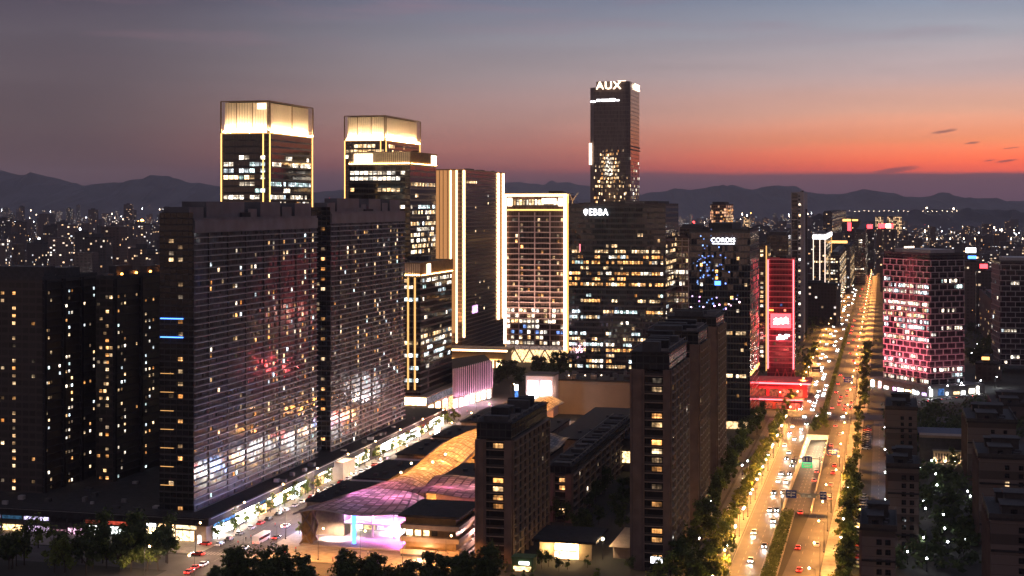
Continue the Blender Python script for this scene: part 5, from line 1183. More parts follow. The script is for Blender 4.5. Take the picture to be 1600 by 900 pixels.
for k in range(34):
    if 20 < k < 24: continue
    p = col(); car(*XY(-8.2, 560+k*7.6 if k > 20 else 500+k*2.75*2.2), ROT+R(62), p, p+' car parked nose in beside the service road', 'cars parked beside the service road: '+p, False)
for k in range(16):
    p = col(); car(*XY(-94+(k % 8)*2.9+1.4, (593, 643)[k//8]), ROT, p, p+' car parked in the dark yard behind the tall piered flats', 'cars in the dark yard: '+p, False)
for k in range(22):
    p = col(); car(*XY(-226.6, 478+k*8.5+rc.uniform(-1, 1)), ROT, p, p+' car parked along the podium shops', 'cars parked along the podium shops: '+p, False)
for k in range(14):
    p = col(); car(*XY(-211.2 if k % 2 else -215.5, 470+k*20+rc.uniform(-4, 4)), ROT, p, p+' car driving up the shopping street', 'cars on the shopping street: '+p, True)
for (px, py, p) in [(306, 889, 'red'), (296, 896, 'red'), (318, 884, 'white')]:
    x, y = GP(px, py); car(x, y, ROT, p, p+' car braking with red lights at the bottom of the shopping street', 'braking cars at the bottom of the shopping street: '+p)
for (px, py) in [(309, 868), (320, 852)]: x, y = GP(px, py); car(x, y, ROT+R(80), 'red', 'orange lit taxi crossing before the podium corner', 'taxis before the podium corner')
bs = thing('bus', 'pale bus waiting on the shopping street near the purple lit stage', 'bus', (*XY(-214.5, 486), .03), ROT)
MB().box(-1.25, 1.25, -5, 5, .45, 3.1).build('body', PAINTS['white'], bs); MB().box(-1.28, 1.28, -4.8, 4.8, 1.5, 2.5).build('window', M['carglass'], bs)
for wx in (-1.12, 1.12):
    for wy in (-3.2, 3.2): MB().tube((wx-.14, wy, .48), (wx+.14, wy, .48), .48, n=10).build('wheel', M['tyre'], bs)
for wx in (-.9, .9): link('taillight', TLM, bs, (wx, -5.03, .9)); link('headlight', HLM, bs, (wx, 5.02, .8))

# ------------------------------------------------------------------ road signs
def gantry(x0, x1, s, label, boards, h=6.5):
    o = thing('road_sign', label, 'road sign', (*XY(x0, s), 0), ROT)
    w_ = x1-x0
    MB().tube((0, 0, 0), (0, 0, h+1.6), .16).build('post', M['metal'], o)
    if w_ > 6: MB().tube((w_, 0, 0), (w_, 0, h+1.6), .16).build('post', M['metal'], o)
    MB().box(0, w_, -.12, .12, h+.4, h+.9).build('beam', M['alu'], o)
    for (a, b, z0, z1, m, marks) in boards:
        bb = MB().box(a, b, -.32, -.16, z0, z1).build('board', M[m], o); mk = MB()
        for (q0, q1, p0, p1) in marks: mk.box(a+(b-a)*q0, a+(b-a)*q1, -.36, -.325, z0+(z1-z0)*p0, z0+(z1-z0)*p1)
        mk.build('lettering', M['paintw'], bb)
    return o
MK = [(.1, .4, .62, .8), (.46, .54, .15, .85), (.6, .9, .62, .8), (.15, .85, .3, .42)]
gantry(-38.4, -19.5, 585, 'gantry over the avenue with two blue direction boards', [(1.5, 5.5, 5.4, 8.4, 'signblue', MK), (7, 13, 5.8, 7.2, 'alu', [(.1, .3, .2, .8), (.5, .7, .2, .8)]), (14.5, 17, 5.4, 8.4, 'signblue', MK)])
M['matrix'] = glow('green_matrix', (.03, .55, .2), .9, False)
gantry(-38.3, -27.3, 667, 'gantry over the ramp with a glowing green board under a dark one', [(3.4, 7.6, 5.6, 8.1, 'signblue', [(.1, .25, .2, .8), (.4, .6, .2, .8), (.75, .9, .2, .8)]), (3.2, 7.8, 3.0, 5.4, 'matrix', [(.12, .88, .55, .75), (.2, .8, .2, .35)])])
gantry(-19.5, -24.5, 690, 'single blue direction board on an arm above the uphill carriageway', [(-5.3, -.8, 5.4, 8.2, 'signblue', MK)])
gantry(-16.6, -24., 975, 'blue direction board over the far carriageway beyond the crossing', [(-8, -2.5, 5.4, 8.6, 'signblue', MK)])
gantry(-49.5, -42., 1030, 'dark backed direction board over the oncoming lanes', [(2, 8, 5.4, 8.6, 'metal', [(.2, .8, .4, .6)])])

# ------------------------------------------------------------------ trees
def leafmat(name, c):
    m, t = mat(name); oi = t.n('ShaderNodeObjectInfo'); ge = t.n('ShaderNodeNewGeometry')
    a = t.mix(ge.outputs['Random Per Island'], (c[0]*.55, c[1]*.55, c[2]*.55, 1), (c[0]*1.6, c[1]*1.45, c[2]*1.3, 1))
    b = bsdf(t, a, .7, 0, .25); tr = t.n('ShaderNodeBsdfTranslucent'); t.l(a, tr.inputs[0]); mx = t.n('ShaderNodeMixShader'); mx.inputs[0].default_value = .3
    t.l(b.outputs[0], mx.inputs[1]); t.l(tr.outputs[0], mx.inputs[2]); finish(t, mx.outputs[0]); return m
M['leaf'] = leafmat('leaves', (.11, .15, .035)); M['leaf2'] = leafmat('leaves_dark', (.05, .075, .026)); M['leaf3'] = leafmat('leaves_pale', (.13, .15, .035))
def tree_proto(seed, h, rad, n, leaf, m, trunk=.35):
    r = random.Random(seed); tb = MB(); top = h*trunk
    tb.tube((0, 0, 0), (0, 0, top), .2, .14, 6); cl = []
    for k in range(9 if n < 1000 else 17):
        a = r.uniform(0, 6.28); q = r.uniform(.15, 1.)*rad; z = top+r.uniform(.0, 1.1)*(h-top)*.88
        sh = 1-.45*((z-top)/(h-top)); p = (math.cos(a)*q*sh, math.sin(a)*q*sh, z); cl.append((p, r.choice((.22, .3, .38, .5))*rad*r.uniform(.85, 1.15)))
        tb.tube((0, 0, top*r.uniform(.75, 1)), p, .1, .03, 4)
    lb = MB()
    for k in range(n):
        c, rr_ = r.choice(cl); d = Vector((r.gauss(0, 1), r.gauss(0, 1), r.gauss(0, .8))).normalized()*rr_*r.uniform(.2, 1.25)**.7
        p = Vector(c)+d; nn = (d.normalized()+Vector((r.uniform(-.7, .7), r.uniform(-.7, .7), r.uniform(-.3, .9)))).normalized()
        a = nn.orthogonal().normalized(); b = nn.cross(a); an = r.uniform(0, 3.14); a2 = a*math.cos(an)+b*math.sin(an); b2 = nn.cross(a2); s1 = leaf*r.uniform(.6, 1.3); s2 = s1*r.uniform(.45, .8)
        lb.quad([p-a2*s1, p-b2*s2+a2*.1*s1, p+a2*s1, p+b2*s2+a2*.1*s1])
    return tb.mesh('trunk', M['bark']), lb.mesh('crown', M[m])
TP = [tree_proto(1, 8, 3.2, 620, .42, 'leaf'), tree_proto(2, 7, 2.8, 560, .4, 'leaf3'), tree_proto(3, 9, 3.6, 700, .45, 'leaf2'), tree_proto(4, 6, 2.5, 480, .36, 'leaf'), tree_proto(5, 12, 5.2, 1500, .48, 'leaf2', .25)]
rt = random.Random(9)
def tree(x, y, k, label, group, sc=1.):
    o = thing('tree', label, 'tree', (x, y, 0), rt.uniform(0, 6.28), group); o.scale = (sc*rt.uniform(.9, 1.1), sc*rt.uniform(.9, 1.1), sc*rt.uniform(.85, 1.15))
    link('trunk', TP[k][0], o); link('crown', TP[k][1], o)
def row(t_, s0_, s1_, st, ks, label, group, jt=1.5, sc=1.):
    s = s0_
    while s < s1_:
        if not 842 < s < 871: tree(*XY(t_+rt.uniform(-jt, jt), s+rt.uniform(-1.5, 1.5)), rt.choice(ks), label, group, sc)
        s += st
row(-54.5, 420, 842, 10, (0, 1, 1, 3), 'leafy street tree lit yellow beside the oncoming carriageway', 'trees on the west pavement of the avenue')
row(-65.5, 440, 830, 14, (0, 2, 2), 'darker leafy tree along the service lane west of the avenue', 'trees along the west service lane', 2.5, 1.15)
row(-12.5, 420, 660, 9, (0, 1, 2), 'bushy tree lit yellow between the avenue and the parked cars', 'trees on the east pavement of the avenue', 1.5, 1.1)
row(-12.5, 670, 842, 13, (3, 2), 'small dark tree beside the parked cars', 'small trees by the parked cars', 1, .8)
row(-53.5, 875, 1260, 17, (0, 1), 'street tree west of the avenue beyond the crossing', 'west trees beyond the crossing')
row(-12, 875, 1260, 17, (0, 1, 2), 'street tree east of the avenue beyond the crossing', 'east trees beyond the crossing')
for k in range(8): tree(*XY(-36+rt.uniform(0, 6), 785+k*7), rt.choice((2, 0)), 'tree on the planted island between the tunnel mouth and the crossing', 'trees on the planted island', .8)
row(-231.5, 486, 790, 12, (1, 0, 3), 'round clipped tree in front of the bright podium shops', 'trees along the podium shops', .5, .85)
row(-206, 500, 780, 26, (3,), 'slight young tree on the arcade pavement', 'young trees on the arcade pavement', .5, .7)
for k in range(34):
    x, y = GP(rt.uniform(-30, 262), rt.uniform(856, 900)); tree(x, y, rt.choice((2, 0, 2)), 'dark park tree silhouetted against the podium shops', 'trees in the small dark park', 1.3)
for (px, py) in [(372, 912), (428, 915),(365, 935), (395, 930), (415, 950), (440, 945), (465, 940), (340, 950), (480, 955), (540, 935), (560, 945), (585, 940), (605, 950), (628, 945), (650, 945), (680, 930), (700, 940), (722, 935), (745, 930), (765, 925)]:
    tree(*GP(px, py), 4, 'big near tree standing as a black outline along the bottom edge', 'near dark trees along the bottom edge', 1.15)
for k in range(16):
    x, y = GP(rt.uniform(860, 980), rt.uniform(770, 850)); tree(x, y, rt.choice((2, 2, 4)), 'dark garden tree between the low flats and the tall piered flats', 'trees in the dark garden', .9)
for k in range(16):
    x, y = GP(rt.uniform(1060, 1150), rt.uniform(800, 935)); tree(x, y, rt.choice((0, 2, 4)), 'tree in the garden at the foot of the tall piered flats', 'garden trees beside the tall piered flats', .9)
for k in range(10):
    x, y = GP(rt.uniform(800, 985), rt.uniform(880, 915)); tree(x, y, rt.choice((3, 3, 2)), 'small tree before the golden entrance canopy', 'small trees before the entrance canopy', .6)
for k in range(16):
    x, y = GP(rt.uniform(775, 890), rt.uniform(575, 606)); tree(x, y, 4, 'dark tree before the warm lobby of the framed hotel', 'trees before the framed hotel', 1.1)
for k in range(14):
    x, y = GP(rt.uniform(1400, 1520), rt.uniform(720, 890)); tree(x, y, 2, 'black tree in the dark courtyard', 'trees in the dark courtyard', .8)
for k in range(9):
    x, y = GP(rt.uniform(1510, 1560), rt.uniform(515, 575)); tree(x, y, 4, 'tree behind the pink grid tower lit by a garden lamp', 'trees behind the grid tower', 1.2)
def hedge(x0, x1, y0, y1, h, label, n):
    r = random.Random(n); lb = MB()
    for k in range(n):
        p = Vector((r.uniform(x0, x1), r.uniform(y0, y1), r.uniform(.2, h)+.25*math.sin(k))); a = Vector((r.gauss(0, 1), r.gauss(0, 1), r.gauss(0, 1))).normalized(); b = a.orthogonal().normalized(); s1 = r.uniform(.3, .6)
        lb.quad([p-a*s1, p-b*s1*.6, p+a*s1, p+b*s1*.6])
    o = tag(lb.build('hedge', M['leaf2'], None, None, ROT), label, 'hedge')
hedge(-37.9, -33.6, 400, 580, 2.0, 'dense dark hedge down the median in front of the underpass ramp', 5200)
hedge(-34, -31.5, 872, 1500, 2.2, 'narrow dark hedge down the median beyond the crossing', 6000)

# ------------------------------------------------------------------ a few people on the pavements
def person_mesh(seed, cloth):
    r = random.Random(seed)
    st_ = r.uniform(.12, .3); V_ = [(0, 0, .95), (0, 0, 1.2), (0, 0, 1.42), (0, .02, 1.52), (0, .03, 1.62), (0, .03, 1.72), (-.1, 0, .9), (-.1, st_*.5, .5), (-.1, st_, .06), (-.1, st_+.14, .03), (.1, 0, .9), (.1, -st_*.3, .5), (.1, -st_, .08), (.1, -st_+.13, .03), (-.2, 0, 1.4), (-.25, -.05, 1.12), (-.25, .04-st_*.4, .86), (.2, 0, 1.4), (.25, -.03, 1.12), (.25, st_*.5, .88)]
    E_ = [(0, 1), (1, 2), (2, 3), (3, 4), (4, 5), (0, 6), (6, 7), (7, 8), (8, 9), (0, 10), (10, 11), (11, 12), (12, 13), (2, 14), (14, 15), (15, 16), (2, 17), (17, 18), (18, 19)]
    RD = [(.16, .11), (.15, .1), (.17, .1), (.055, .055), (.09, .1), (.07, .08), (.09, .09), (.065, .065), (.045, .045), (.035, .03), (.09, .09), (.065, .065), (.045, .045), (.035, .03), (.06, .06), (.045, .045), (.035, .035), (.06, .06), (.045, .045), (.035, .035)]
    me = bpy.data.meshes.new('person'); me.from_pydata(V_, E_, []); o = bpy.data.objects.new('person', me); COL.objects.link(o)
    sk = o.modifiers.new('skin', 'SKIN'); 
    if not me.skin_vertices: me.skin_vertices.new()
    for v_, q in zip(me.skin_vertices[0].data, RD): v_.radius = q
    me.skin_vertices[0].data[0].use_root = True
    o.modifiers.new('sub', 'SUBSURF').levels = 1
    ev = o.evaluated_get(bpy.context.evaluated_depsgraph_get()); out = bpy.data.meshes.new_from_object(ev)
    bpy.data.objects.remove(o); out.materials.clear()
    for m_ in (cloth, M['skin'], M['trouser']): out.materials.append(m_)
    for p in out.polygons: p.material_index = 1 if p.center.z > 1.5 else (2 if p.center.z < .92 else 0); p.use_smooth = True
    return out
M['skin'] = plain('skin', (.42, .26, .19), .6); M['trouser'] = plain('trousers', (.03, .03, .04), .9)
PPL = [(n, person_mesh(k, plain('shirt_'+n, c, .9))) for k, (n, c) in enumerate((('white', (.6, .6, .6)), ('dark', (.03, .03, .04)), ('red', (.4, .05, .05))))]
for (px, py) in [(372, 852), (384, 846), (404, 839), (430, 824), (345, 856), (352, 850), (392, 843), (296, 846), (470, 806), (520, 783), (446, 868), (462, 862), (520, 878), (548, 872), (575, 868), (700, 655), (712, 652), (730, 646)]:
    x, y = GP(px, py); n, me = rt.choice(PPL); o = tag(link('person', me, None, (x, y, .13), rt.uniform(0, 6.28)), 'person in a '+n+' top and dark trousers walking by the lit shops', 'person', 'people in '+n+' tops by the shops')

# ------------------------------------------------------------------ distant city
M['far1'] = facade('far_facade', (.02, .018, .02), (.045, .038, .04), 3.2, 3.2, 1.2, 1.3, .5, 0., lit=.07, cols=((1, .55, .25), (1, .8, .55), (.85, .92, 1), (1, .5, .2)), ls=.8)
M['far2'] = facade('far_facade_brown', (.05, .032, .028), (.09, .06, .05), 3.4, 3.2, 1.5, 1.4, .6, 0., lit=.06, cols=((1, .5, .2), (1, .75, .5)), ls=1.1)
M['far3'] = facade('far_facade_pale', (.09, .075, .075), (.15, .12, .12), 3.4, 3.2, 1.5, 1.5, .6, 0., lit=.14, cols=((1, .9, .8), (1, .6, .3), (.8, .9, 1)), ls=1.3)
rf = random.Random(77); rg0 = random.Random(5)
M['farlit'] = facade('far_facade_lit', (.1, .06, .04), (.2, .13, .09), 3.2, 3.2, 1.0, 1.1, .6, 0., lit=.6, cols=((1, .55, .25), (1, .7, .4)), ls=1.0)
FARN = 0
def farblock(X_, Y_, w_, d_, h_, m_, label, group):
    o = thing('distant_block', label, 'building', (X_, Y_, 0), ROT+rf.choice((0, 0, R(20), R(-15))), group)
    MB().box(-w_/2, w_/2, 0, d_, 0, h_).build('wall', M[m_], o); MB().box(-w_/2-.3, w_/2+.3, -.3, d_+.3, h_+.02, h_+.8).build('roof', M['roof_d'], o)
    MB().box(-w_*.2, w_*.15, d_*.2, d_*.8, h_+.85, h_+rf.uniform(3, 6)).build('roof_house', M['conc_d'], o)
def clear(x, y):
    t_, s_ = TS(x, y); return not (-62 < t_ < 0 and s_ < 3400)
for k in range(70):
    Y_ = rf.uniform(1000, 3400) if k < 45 else rf.uniform(3400, 8000); px = rf.uniform(-30, 300)
    h_ = rf.uniform(45, 88) if Y_ < 3400 else rf.uniform(40, 130); 
    if Y_ < 1500: h_ = rf.uniform(25, 60)
    farblock(pX(px, Y_), Y_, rf.uniform(16, 40), rf.uniform(12, 20), h_, rf.choice(('far1', 'far2', 'far1')), 'dim distant apartment block speckled with lit flats below the western hills', 'distant blocks below the western hills')
k = 0
while k < 125:
    Y_ = 1400*math.exp(rf.uniform(0, 1.75)); px = rf.uniform(1010, 1640); x = pX(px, Y_)
    if not clear(x, Y_): continue
    if 1370 < px < 1520 and Y_ < 1300: continue
    k += 1
    h_ = rf.uniform(12, 45) if px > 1380 or Y_ < 2200 else rf.uniform(20, 75)
    farblock(x, Y_, rf.uniform(14, 48), rf.uniform(12, 22), h_, rf.choice(('far1', 'far2', 'far3', 'far1')), 'low distant block dotted with lights on the plain under the afterglow', 'distant blocks on the plain under the afterglow')
for k in range(16):
    Y_ = rf.uniform(2600, 6000); px = rf.choice((rf.uniform(485, 545), rf.uniform(780, 925), rf.uniform(780, 925)))
    farblock(pX(px, Y_), Y_, rf.uniform(20, 50), 18, rf.uniform(40, 85), 'far1', 'distant block glimpsed between the gold towers and the sky tower', 'distant blocks glimpsed between towers')
# lights out there
fo = {}
for n, c, s_ in (('orange', (1, .42, .1), 22.), ('white', (.9, .95, 1), 22.), ('warm', (1, .75, .5), 20.), ('red', (1, .03, .03), 14.), ('blue', (.2, .35, 1), 16.), ('green', (.2, 1, .5), 10.)):
    M['far_'+n] = glow('far_lamp_'+n, c, s_, False)
    for q, rad in enumerate((.4, .7, 1.4, 2.8)):
        fo[n, q] = MB().tube((0, 0, -11), (0, 0, 0), .12, .1, 4, 1).ball((0, 0, 0), rad, 7, 4, 0).mesh('lamp_mast', [M['far_'+n], M['metal']])
def mast(px, py, Y_, n, q, label, group):
    k = 1.
    if pZ(py, Y_) > 14 and label.find('hillside') < 0: Y2 = min(8600, (CAMH-36)*F/(py-HOR)) if py > HOR+2 else Y_; k = Y2/Y_; Y_ = Y2
    o = tag(link('lamp_mast', fo[n, q], None, (pX(px, Y_), Y_, max(10, pZ(py, Y_)))), label, 'lamp', group); o.scale = (k, k, max(k, 1.) if k == 1. else max(k, o.location.z/11)); return o
for (px, py, n, q, Y_) in [(22, 348, 'white', 3, 2600), (82, 338, 'white', 3, 3200), (168, 340, 'white', 3, 3200), (125, 358, 'white', 2, 2200), (125, 368, 'white', 2, 2200), (45, 374, 'white', 2, 1900), (61, 374, 'white', 2, 1900), (95, 447, 'white', 2, 800), (222, 345, 'orange', 3, 2600), (216, 346, 'orange', 2, 2600), (192, 430, 'orange', 2, 1000), (223, 428, 'orange', 2, 1000), (249, 428, 'orange', 1, 1000), (200, 367, 'red', 2, 2000), (208, 367, 'red', 2, 2000), (515, 311, 'red', 2, 2500), (1050, 325, 'blue', 2, 2600), (1084, 347, 'red', 2, 2200), (1448, 325, 'warm', 3, 5960), (1490, 326, 'warm', 3, 5960)]:
    mast(px, py, Y_, n, q, {'white': 'glaring white floodlight mast in the dim western city', 'orange': 'orange flare of a lamp mast in the dim western city', 'red': 'red warning lamp on the skyline', 'blue': 'blue white lamp beside the broad office', 'warm': 'bright warm lamp on the far hillside road'}[n], 'floodlights: '+n)
for k in range(26):
    px = 1320+k*7.6+rf.uniform(-1, 1); mast(px, 330+rf.uniform(-.8, .8), 5920, 'warm', 1, 'small lamp in the long row along the far hillside road', 'lamps along the far hillside road')
for k in range(150):
    px = rf.choice((rf.uniform(1010, 1600), rf.uniform(1380, 1600), rf.uniform(1300, 1600))); py = 333+abs(rf.gauss(0, 30)); Y_ = min(5200, max(1500, 110*F/(py-HOR)))
    if not clear(pX(px, Y_), Y_) and py > 390: continue
    n = rf.choice(('warm', 'warm', 'warm', 'orange', 'white', 'white', 'blue' if rf.random() < .3 else 'warm', 'red' if rf.random() < .4 else 'warm'))
    mast(px, py, Y_, n, 1 if rf.random() < .8 else 2, n+' lamp scattered over the plain under the afterglow', 'scattered lamps on the plain: '+n)
for k in range(60):
    px = rf.uniform(0, 250); py = 325+abs(rf.gauss(0, 28)); Y_ = min(6000, max(1800, 100*F/(py-HOR))); mast(px, py, Y_, rf.choice(('warm', 'white', 'warm')), 0 if Y_ < 3000 else 1, 'tiny lamp in the dim city below the western hills', 'tiny lamps below the western hills')

M['tiny_rail'] = glow('rail_light', (1, .62, .35), .35, False)
# a few far things that stand out: a lit viaduct, neon roofs, a bright tower pair
vd = thing('viaduct', 'long pale elevated railway crossing the plain behind the grid tower', 'viaduct', (pX(1470, 4250), 4250, 0), R(-2))
MB().box(-140, 420, 0, 12, 9, 11.5).build('deck', M['grey'], vd); MB().box(-140, 420, -.4, -.05, 10.4, 12.).build('rail_light', M['tiny_rail'], vd)
for k in range(14): MB().box(-136+k*40, -132+k*40, 3, 9, 0, 8.9).build('pier', M['conc'], vd)
for k in range(14): mast(1352+k*19+rg0.uniform(-2, 2), 373, 4260, 'warm', 1, 'lamp standing in the row along the elevated railway', 'lamps along the elevated railway')
def neon(px, py, Y_, w_, h_, m_, label):
    o = thing('roof_sign', label, 'sign', (pX(px, Y_), Y_, pZ(py, Y_)-h_/2), ROT)
    MB().box(-w_/2, w_/2, -.5, .5, 0, h_).build('panel', M[m_], o); MB().box(-w_/2, w_/2, .55, .9, -.6, h_).build('frame', M['metal'], o)
    for q in (-.35, .35): MB().tube((q*w_, .7, -2.), (q*w_, .7, -.65), .3).build('post', M['metal'], o)
    farblock(pX(px, Y_), Y_-1, max(14, w_*1.3), 16, max(3, pZ(py, Y_)-h_/2-2.9), rf.choice(('far1', 'far2')), 'dark distant block carrying a glowing neon roof sign', 'distant blocks carrying neon signs')
for a in [(1323, 344, 2600, 14, 4, 'gold', 'short golden neon bar on a dark roof under the hillside road'), (1336, 344, 2600, 10, 3, 'gold', 'narrower golden neon bar next to the other golden bar'), (1327, 354, 2500, 6, 14, 'signr', 'upright red neon sign near the golden bars'), (1359, 354, 2500, 9, 7, 'signr', 'square red neon sign beyond the avenue end'), (1384, 353, 2700, 26, 8, 'signr', 'wide red neon sign on the plain'), (1388, 353, 2680, 9, 8, 'signo', 'white hot panel in front of the wide red neon sign'), (1311, 378, 2000, 22, 3.4, 'gold', 'orange light bar on the roof beside the white lined tower'), (1517, 391, 1500, 10, 5, 'signw', 'small white roof sign behind the grid tower'), (1519, 402, 1480, 8, 3, 'signb', 'small blue roof sign behind the grid tower'), (1537, 416, 1400, 7, 4, 'signr', 'small red roof sign between the two grid buildings'), (1540, 560, 1000, 5, 2, 'gold', 'low golden sign among the trees behind the grid tower'), (205, 392, 2300, 10, 4, 'gold', 'golden roof bar in the dim western city'), (82, 393, 2300, 12, 4, 'gold', 'golden roof cap near the edge of the western city')]: neon(*a)
for (px, dx) in ((1374, 6), (1393, 7), (1404, 5), (1166, 5)):
    Y_ = 3300; o = thing('lit_far_block', {1374: 'slim warm lit block under the hillside road', 1393: 'broad warm lit block under the hillside road', 1404: 'pale lit block ending the warm lit trio', 1166: 'warm lit block rising behind the blue office'}[px], 'building', (pX(px, Y_), Y_, 0), ROT)
    MB().box(-dx*1.4, dx*1.4, 0, 14, 0, pZ(339, Y_)).build('wall', M['farlit'], o); MB().box(-dx*1.5, dx*1.5, -.3, 14.3, pZ(339, Y_)+.02, pZ(339, Y_)+1.4).build('roof', M['roof_d'], o)
for (px, py) in [(1518, 560), (1524, 552), (1530, 556), (1536, 549), (1527, 545), (1541, 566)]: streetlamp('s', *GP(px, py), 'warm lamp in the garden behind the grid tower', 'garden lamps behind the grid tower', 1500, (1, .5, .16))
for (px, py) in [(1400, 632), (1424, 628), (1450, 624), (1478, 621), (1500, 616), (1530, 612), (1555, 606)]: streetlamp('w', *GP(px, py), 'white lamp on the forecourt of the pink grid tower', 'forecourt lamps of the grid tower', 2600, (.85, .9, 1))
for k in range(18):
    x, y = GP(1395+k*8+rg0.uniform(-2, 2), 634-k*.9); p = col(); car(x, y, ROT+R(90), p, p+' car on the bright forecourt of the grid tower', 'cars on the forecourt of the grid tower: '+p, k % 3 == 0)
for k in range(11):
    p = col(); car(*XY(rc.choice((-47.4, -44, -40.6)), 622+k*20+rc.uniform(-4, 4)), ROT+math.pi, p, p+' car in the queue beside the underpass ramp', 'cars queuing beside the ramp: '+p, True, k % 2 == 0)
for k in range(7):
    p = col(); car(*XY(rc.choice((-25, -21.6)), 640+k*28+rc.uniform(-6, 6)), ROT, p, p+' car leaving uphill past the underpass ramp', 'cars passing the ramp: '+p, True)
for k in range(12):
    p = col(); car(*XY(-58.6, 470+k*22+rc.uniform(-4, 4)), ROT, p, p+' car parked under the trees of the west service lane', 'cars along the west service lane: '+p, False)

# the countless rest of the city, its far lamps and its trees
rg = random.Random(101)
mb = MB(); mb2 = MB()
def lot():
    while True:
        q = rg.random(); Y_ = 1500*math.exp(rg.random()**.8*1.9)
        px = rg.uniform(-60, 320) if q < .26 else rg.uniform(1000, 1660) if q < .92 else rg.choice((rg.uniform(485, 545), rg.uniform(780, 1000)))
        if clear(pX(px, Y_), Y_): return px, Y_
for k in range(1100):
    px, Y_ = lot(); x = pX(px, Y_); h_ = rg.uniform(8, 30) if rg.random() < .6 else rg.uniform(25, 70 if px > 900 else 95); w_ = rg.uniform(10, 34); d_ = rg.uniform(10, 18)
    c_, s_ = XY(1, 0); cx = XY(w_/2, 0); cy2 = XY(0, d_)
    mb.prism([(x-cx[0], Y_-cx[1]), (x+cx[0], Y_+cx[1]), (x+cx[0]+cy2[0], Y_+cx[1]+cy2[1]), (x-cx[0]+cy2[0], Y_-cx[1]+cy2[1])], 0, h_, rg.choice((0, 1, 2)))
o = mb.build('distant_city', [M['far1'], M['far2'], M['far3']]); o['kind'] = 'stuff'
for k in range(2600):
    px, Y_ = lot(); x = pX(px, Y_); z = rg.uniform(8, 20) if rg.random() < .45 else rg.uniform(16, 52); r_ = (.16 if px < 330 else .26)*(.5+Y_/4000)*rg.uniform(.6, 1.3)
    i_ = len(mb2.v); m_ = rg.choice((0, 0, 0, 1, 1, 2, 2, 3 if rg.random() < .3 else 1)); 
    mb2.v += [(x-r_, Y_, z), (x+r_, Y_, z), (x, Y_-r_, z), (x, Y_+r_, z), (x, Y_, z-r_), (x, Y_, z+r_)]
    for a, b, c in ((0, 2, 5), (2, 1, 5), (1, 3, 5), (3, 0, 5), (2, 0, 4), (1, 2, 4), (3, 1, 4), (0, 3, 4)): mb2.f.append((i_+a, i_+b, i_+c)); mb2.mi.append(m_)
for k in range(46):
    px, Y_ = lot(); x = pX(px, Y_); d = rg.choice((U, V, V)); n_ = rg.randint(10, 34); m_ = rg.choice((1, 1, 0, 1, 2)); sp__ = rg.uniform(24, 40)
    for j in range(n_):
        xx, yy = x+d.x*j*sp__, Y_+d.y*j*sp__
        if not clear(xx, yy) or yy > 8500: continue
        r_ = .24*(.5+yy/4000); i_ = len(mb2.v); z = 15
        mb2.v += [(xx-r_, yy, z), (xx+r_, yy, z), (xx, yy-r_, z), (xx, yy+r_, z), (xx, yy, z-r_), (xx, yy, z+r_)]
        for a, b, c in ((0, 2, 5), (2, 1, 5), (1, 3, 5), (3, 0, 5), (2, 0, 4), (1, 2, 4), (3, 1, 4), (0, 3, 4)): mb2.f.append((i_+a, i_+b, i_+c)); mb2.mi.append(m_)
M['tiny_w'] = glow('tiny_warm', (1, .68, .38), 7., False); M['tiny_o'] = glow('tiny_orange', (1, .42, .12), 8., False); M['tiny_c'] = glow('tiny_cool', (.85, .93, 1), 6., False); M['tiny_r'] = glow('tiny_red', (1, .05, .04), 6., False)
o = mb2.build('distant_lights', [M['tiny_w'], M['tiny_o'], M['tiny_c'], M['tiny_r']]); o['kind'] = 'stuff'
wb = MB()
def clump(x, y, n, rad, hh):
    for _ in range(n):
        p = Vector((x+rg.gauss(0, rad), y+rg.gauss(0, rad), rg.uniform(1, hh))); a = Vector((rg.gauss(0, 1), rg.gauss(0, 1), rg.gauss(0, 1))).normalized(); b = a.orthogonal().normalized(); q = rg.uniform(.7, 1.6)
        wb.quad([p-a*q, p-b*q*.6, p+a*q, p+b*q*.6])
for k in range(420):
    px = rg.uniform(1040, 1640); Y_ = rg.uniform(1000, 2600); x = pX(px, Y_)
    if not clear(x, Y_) or (1370 < px < 1515 and Y_ < 1100): continue
    clump(x, Y_, 46, 6, 9)
for k in range(120):
    px = rg.uniform(1395, 1600); Y_ = rg.uniform(735, 900); x = pX(px, Y_)
    if px < 1520 and Y_ > 860: continue
    clump(x, Y_, 30, 3, 6)
for k in range(70):
    x, y = GP(rg.uniform(1400, 1535), rg.uniform(705, 900)); clump(x, y, 34, 1.8, 4.2)
o = wb.build('woods', M['leaf2']); o['kind'] = 'stuff'

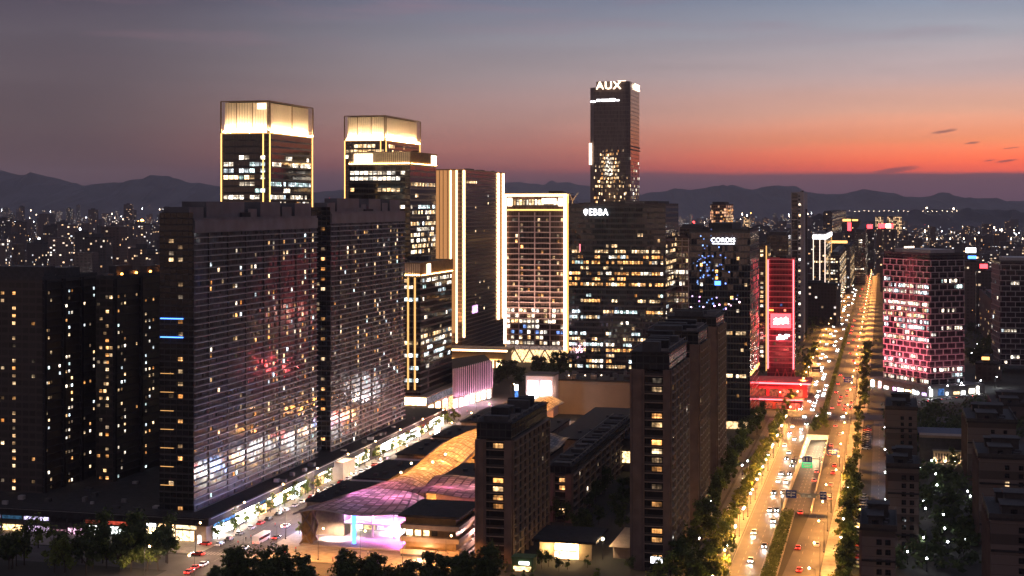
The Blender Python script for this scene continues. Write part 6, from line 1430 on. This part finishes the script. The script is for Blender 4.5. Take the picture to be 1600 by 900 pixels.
# ------------------------------------------------------------------ hills
def ridge(name, pts, Y_, depth, m_, seed):
    r = random.Random(seed); mb = MB(); n = 260; xs_ = [pts[0][0]+(pts[-1][0]-pts[0][0])*i/n for i in range(n+1)]
    def prof(x):
        for (a, ya), (b, yb) in zip(pts, pts[1:]):
            if a <= x <= b: q = (x-a)/(b-a); q = q*q*(3-2*q); return ya+(yb-ya)*q
        return pts[-1][1]
    rows = []; ph = [r.uniform(0, 6.28) for _ in range(6)]
    for d, hq in ((-1.0, 0.0), (-.7, .34), (-.4, .66), (-.18, .86), (0, 1.), (.3, .7), (1., 0.)):
        rw = []
        for i, x in enumerate(xs_):
            y = prof(x)-.9*math.sin(x/9.+ph[0])*.6-.5*math.sin(x/4.1+ph[1]); top = CAMH+(HOR-y)/F*Y_
            dd = d*depth*(1+.25*math.sin(x/31+ph[2]))
            z = max(0, top*hq*(1+(.16*math.sin(x/13.+d*9+ph[3])+.1*math.sin(x/6+d*17)) * (1 if hq < 1 else 0)))
            rw.append((pX(x, Y_), Y_+dd, z if hq > 0 else -20))
        rows.append(rw)
    for a, b in zip(rows, rows[1:]):
        for i in range(n): mb.quad([a[i], a[i+1], b[i+1], b[i]])
    return struct(mb.build(name, m_, None))
M['hill'] = plain('hill_woods', (.085, .085, .10), .95, var=.4, scale=.004)
ridge('hills', [(-900, 290), (-500, 262), (-250, 282), (-60, 262), (0, 266), (22, 272), (45, 273), (80, 276), (112, 286), (140, 292), (165, 289), (180, 285), (205, 284), (235, 279), (250, 275), (262, 274), (275, 280), (300, 286), (345, 291), (420, 301), (500, 300), (540, 296), (600, 302), (700, 300), (800, 303)], 13000, 2600, M['hill'], 3)
ridge('hills', [(640, 306), (720, 296), (780, 286), (800, 284), (840, 288), (880, 285), (920, 290), (1000, 303)], 21000, 3000, M['hill'], 5)
ridge('hills', [(900, 312), (985, 306), (1030, 300), (1060, 295), (1078, 297), (1115, 291), (1128, 294), (1145, 289), (1175, 296), (1200, 292), (1215, 290), (1240, 291), (1262, 300), (1290, 304), (1318, 303), (1335, 298), (1350, 296), (1364, 298), (1385, 306), (1420, 308), (1450, 307), (1470, 301), (1485, 304), (1510, 309), (1560, 315), (1650, 312), (1800, 298), (2100, 290), (2500, 300)], 15000, 2600, M['hill'], 8)
ridge('hills', [(1280, 334), (1340, 331), (1420, 329), (1480, 327), (1540, 327), (1600, 331), (1700, 333), (1900, 326)], 6000, 500, M['hill'], 12)
rest_windows()

# ------------------------------------------------------------------ the evening air
HZ = MB().box(-15500, 15500, -2500, 25800, -24, 720).build('haze', bpy.data.materials.new('haze'), None); HZ['kind'] = 'stuff'
m = HZ.data.materials[0]; m.use_nodes = True; t = NT(m.node_tree)
vo = t.n('ShaderNodeVolumePrincipled'); vo.inputs['Color'].default_value = (.82, .80, .9, 1); vo.inputs['Density'].default_value = HAZE
o_ = t.n('ShaderNodeOutputMaterial'); t.l(vo.outputs[0], o_.inputs['Volume'])
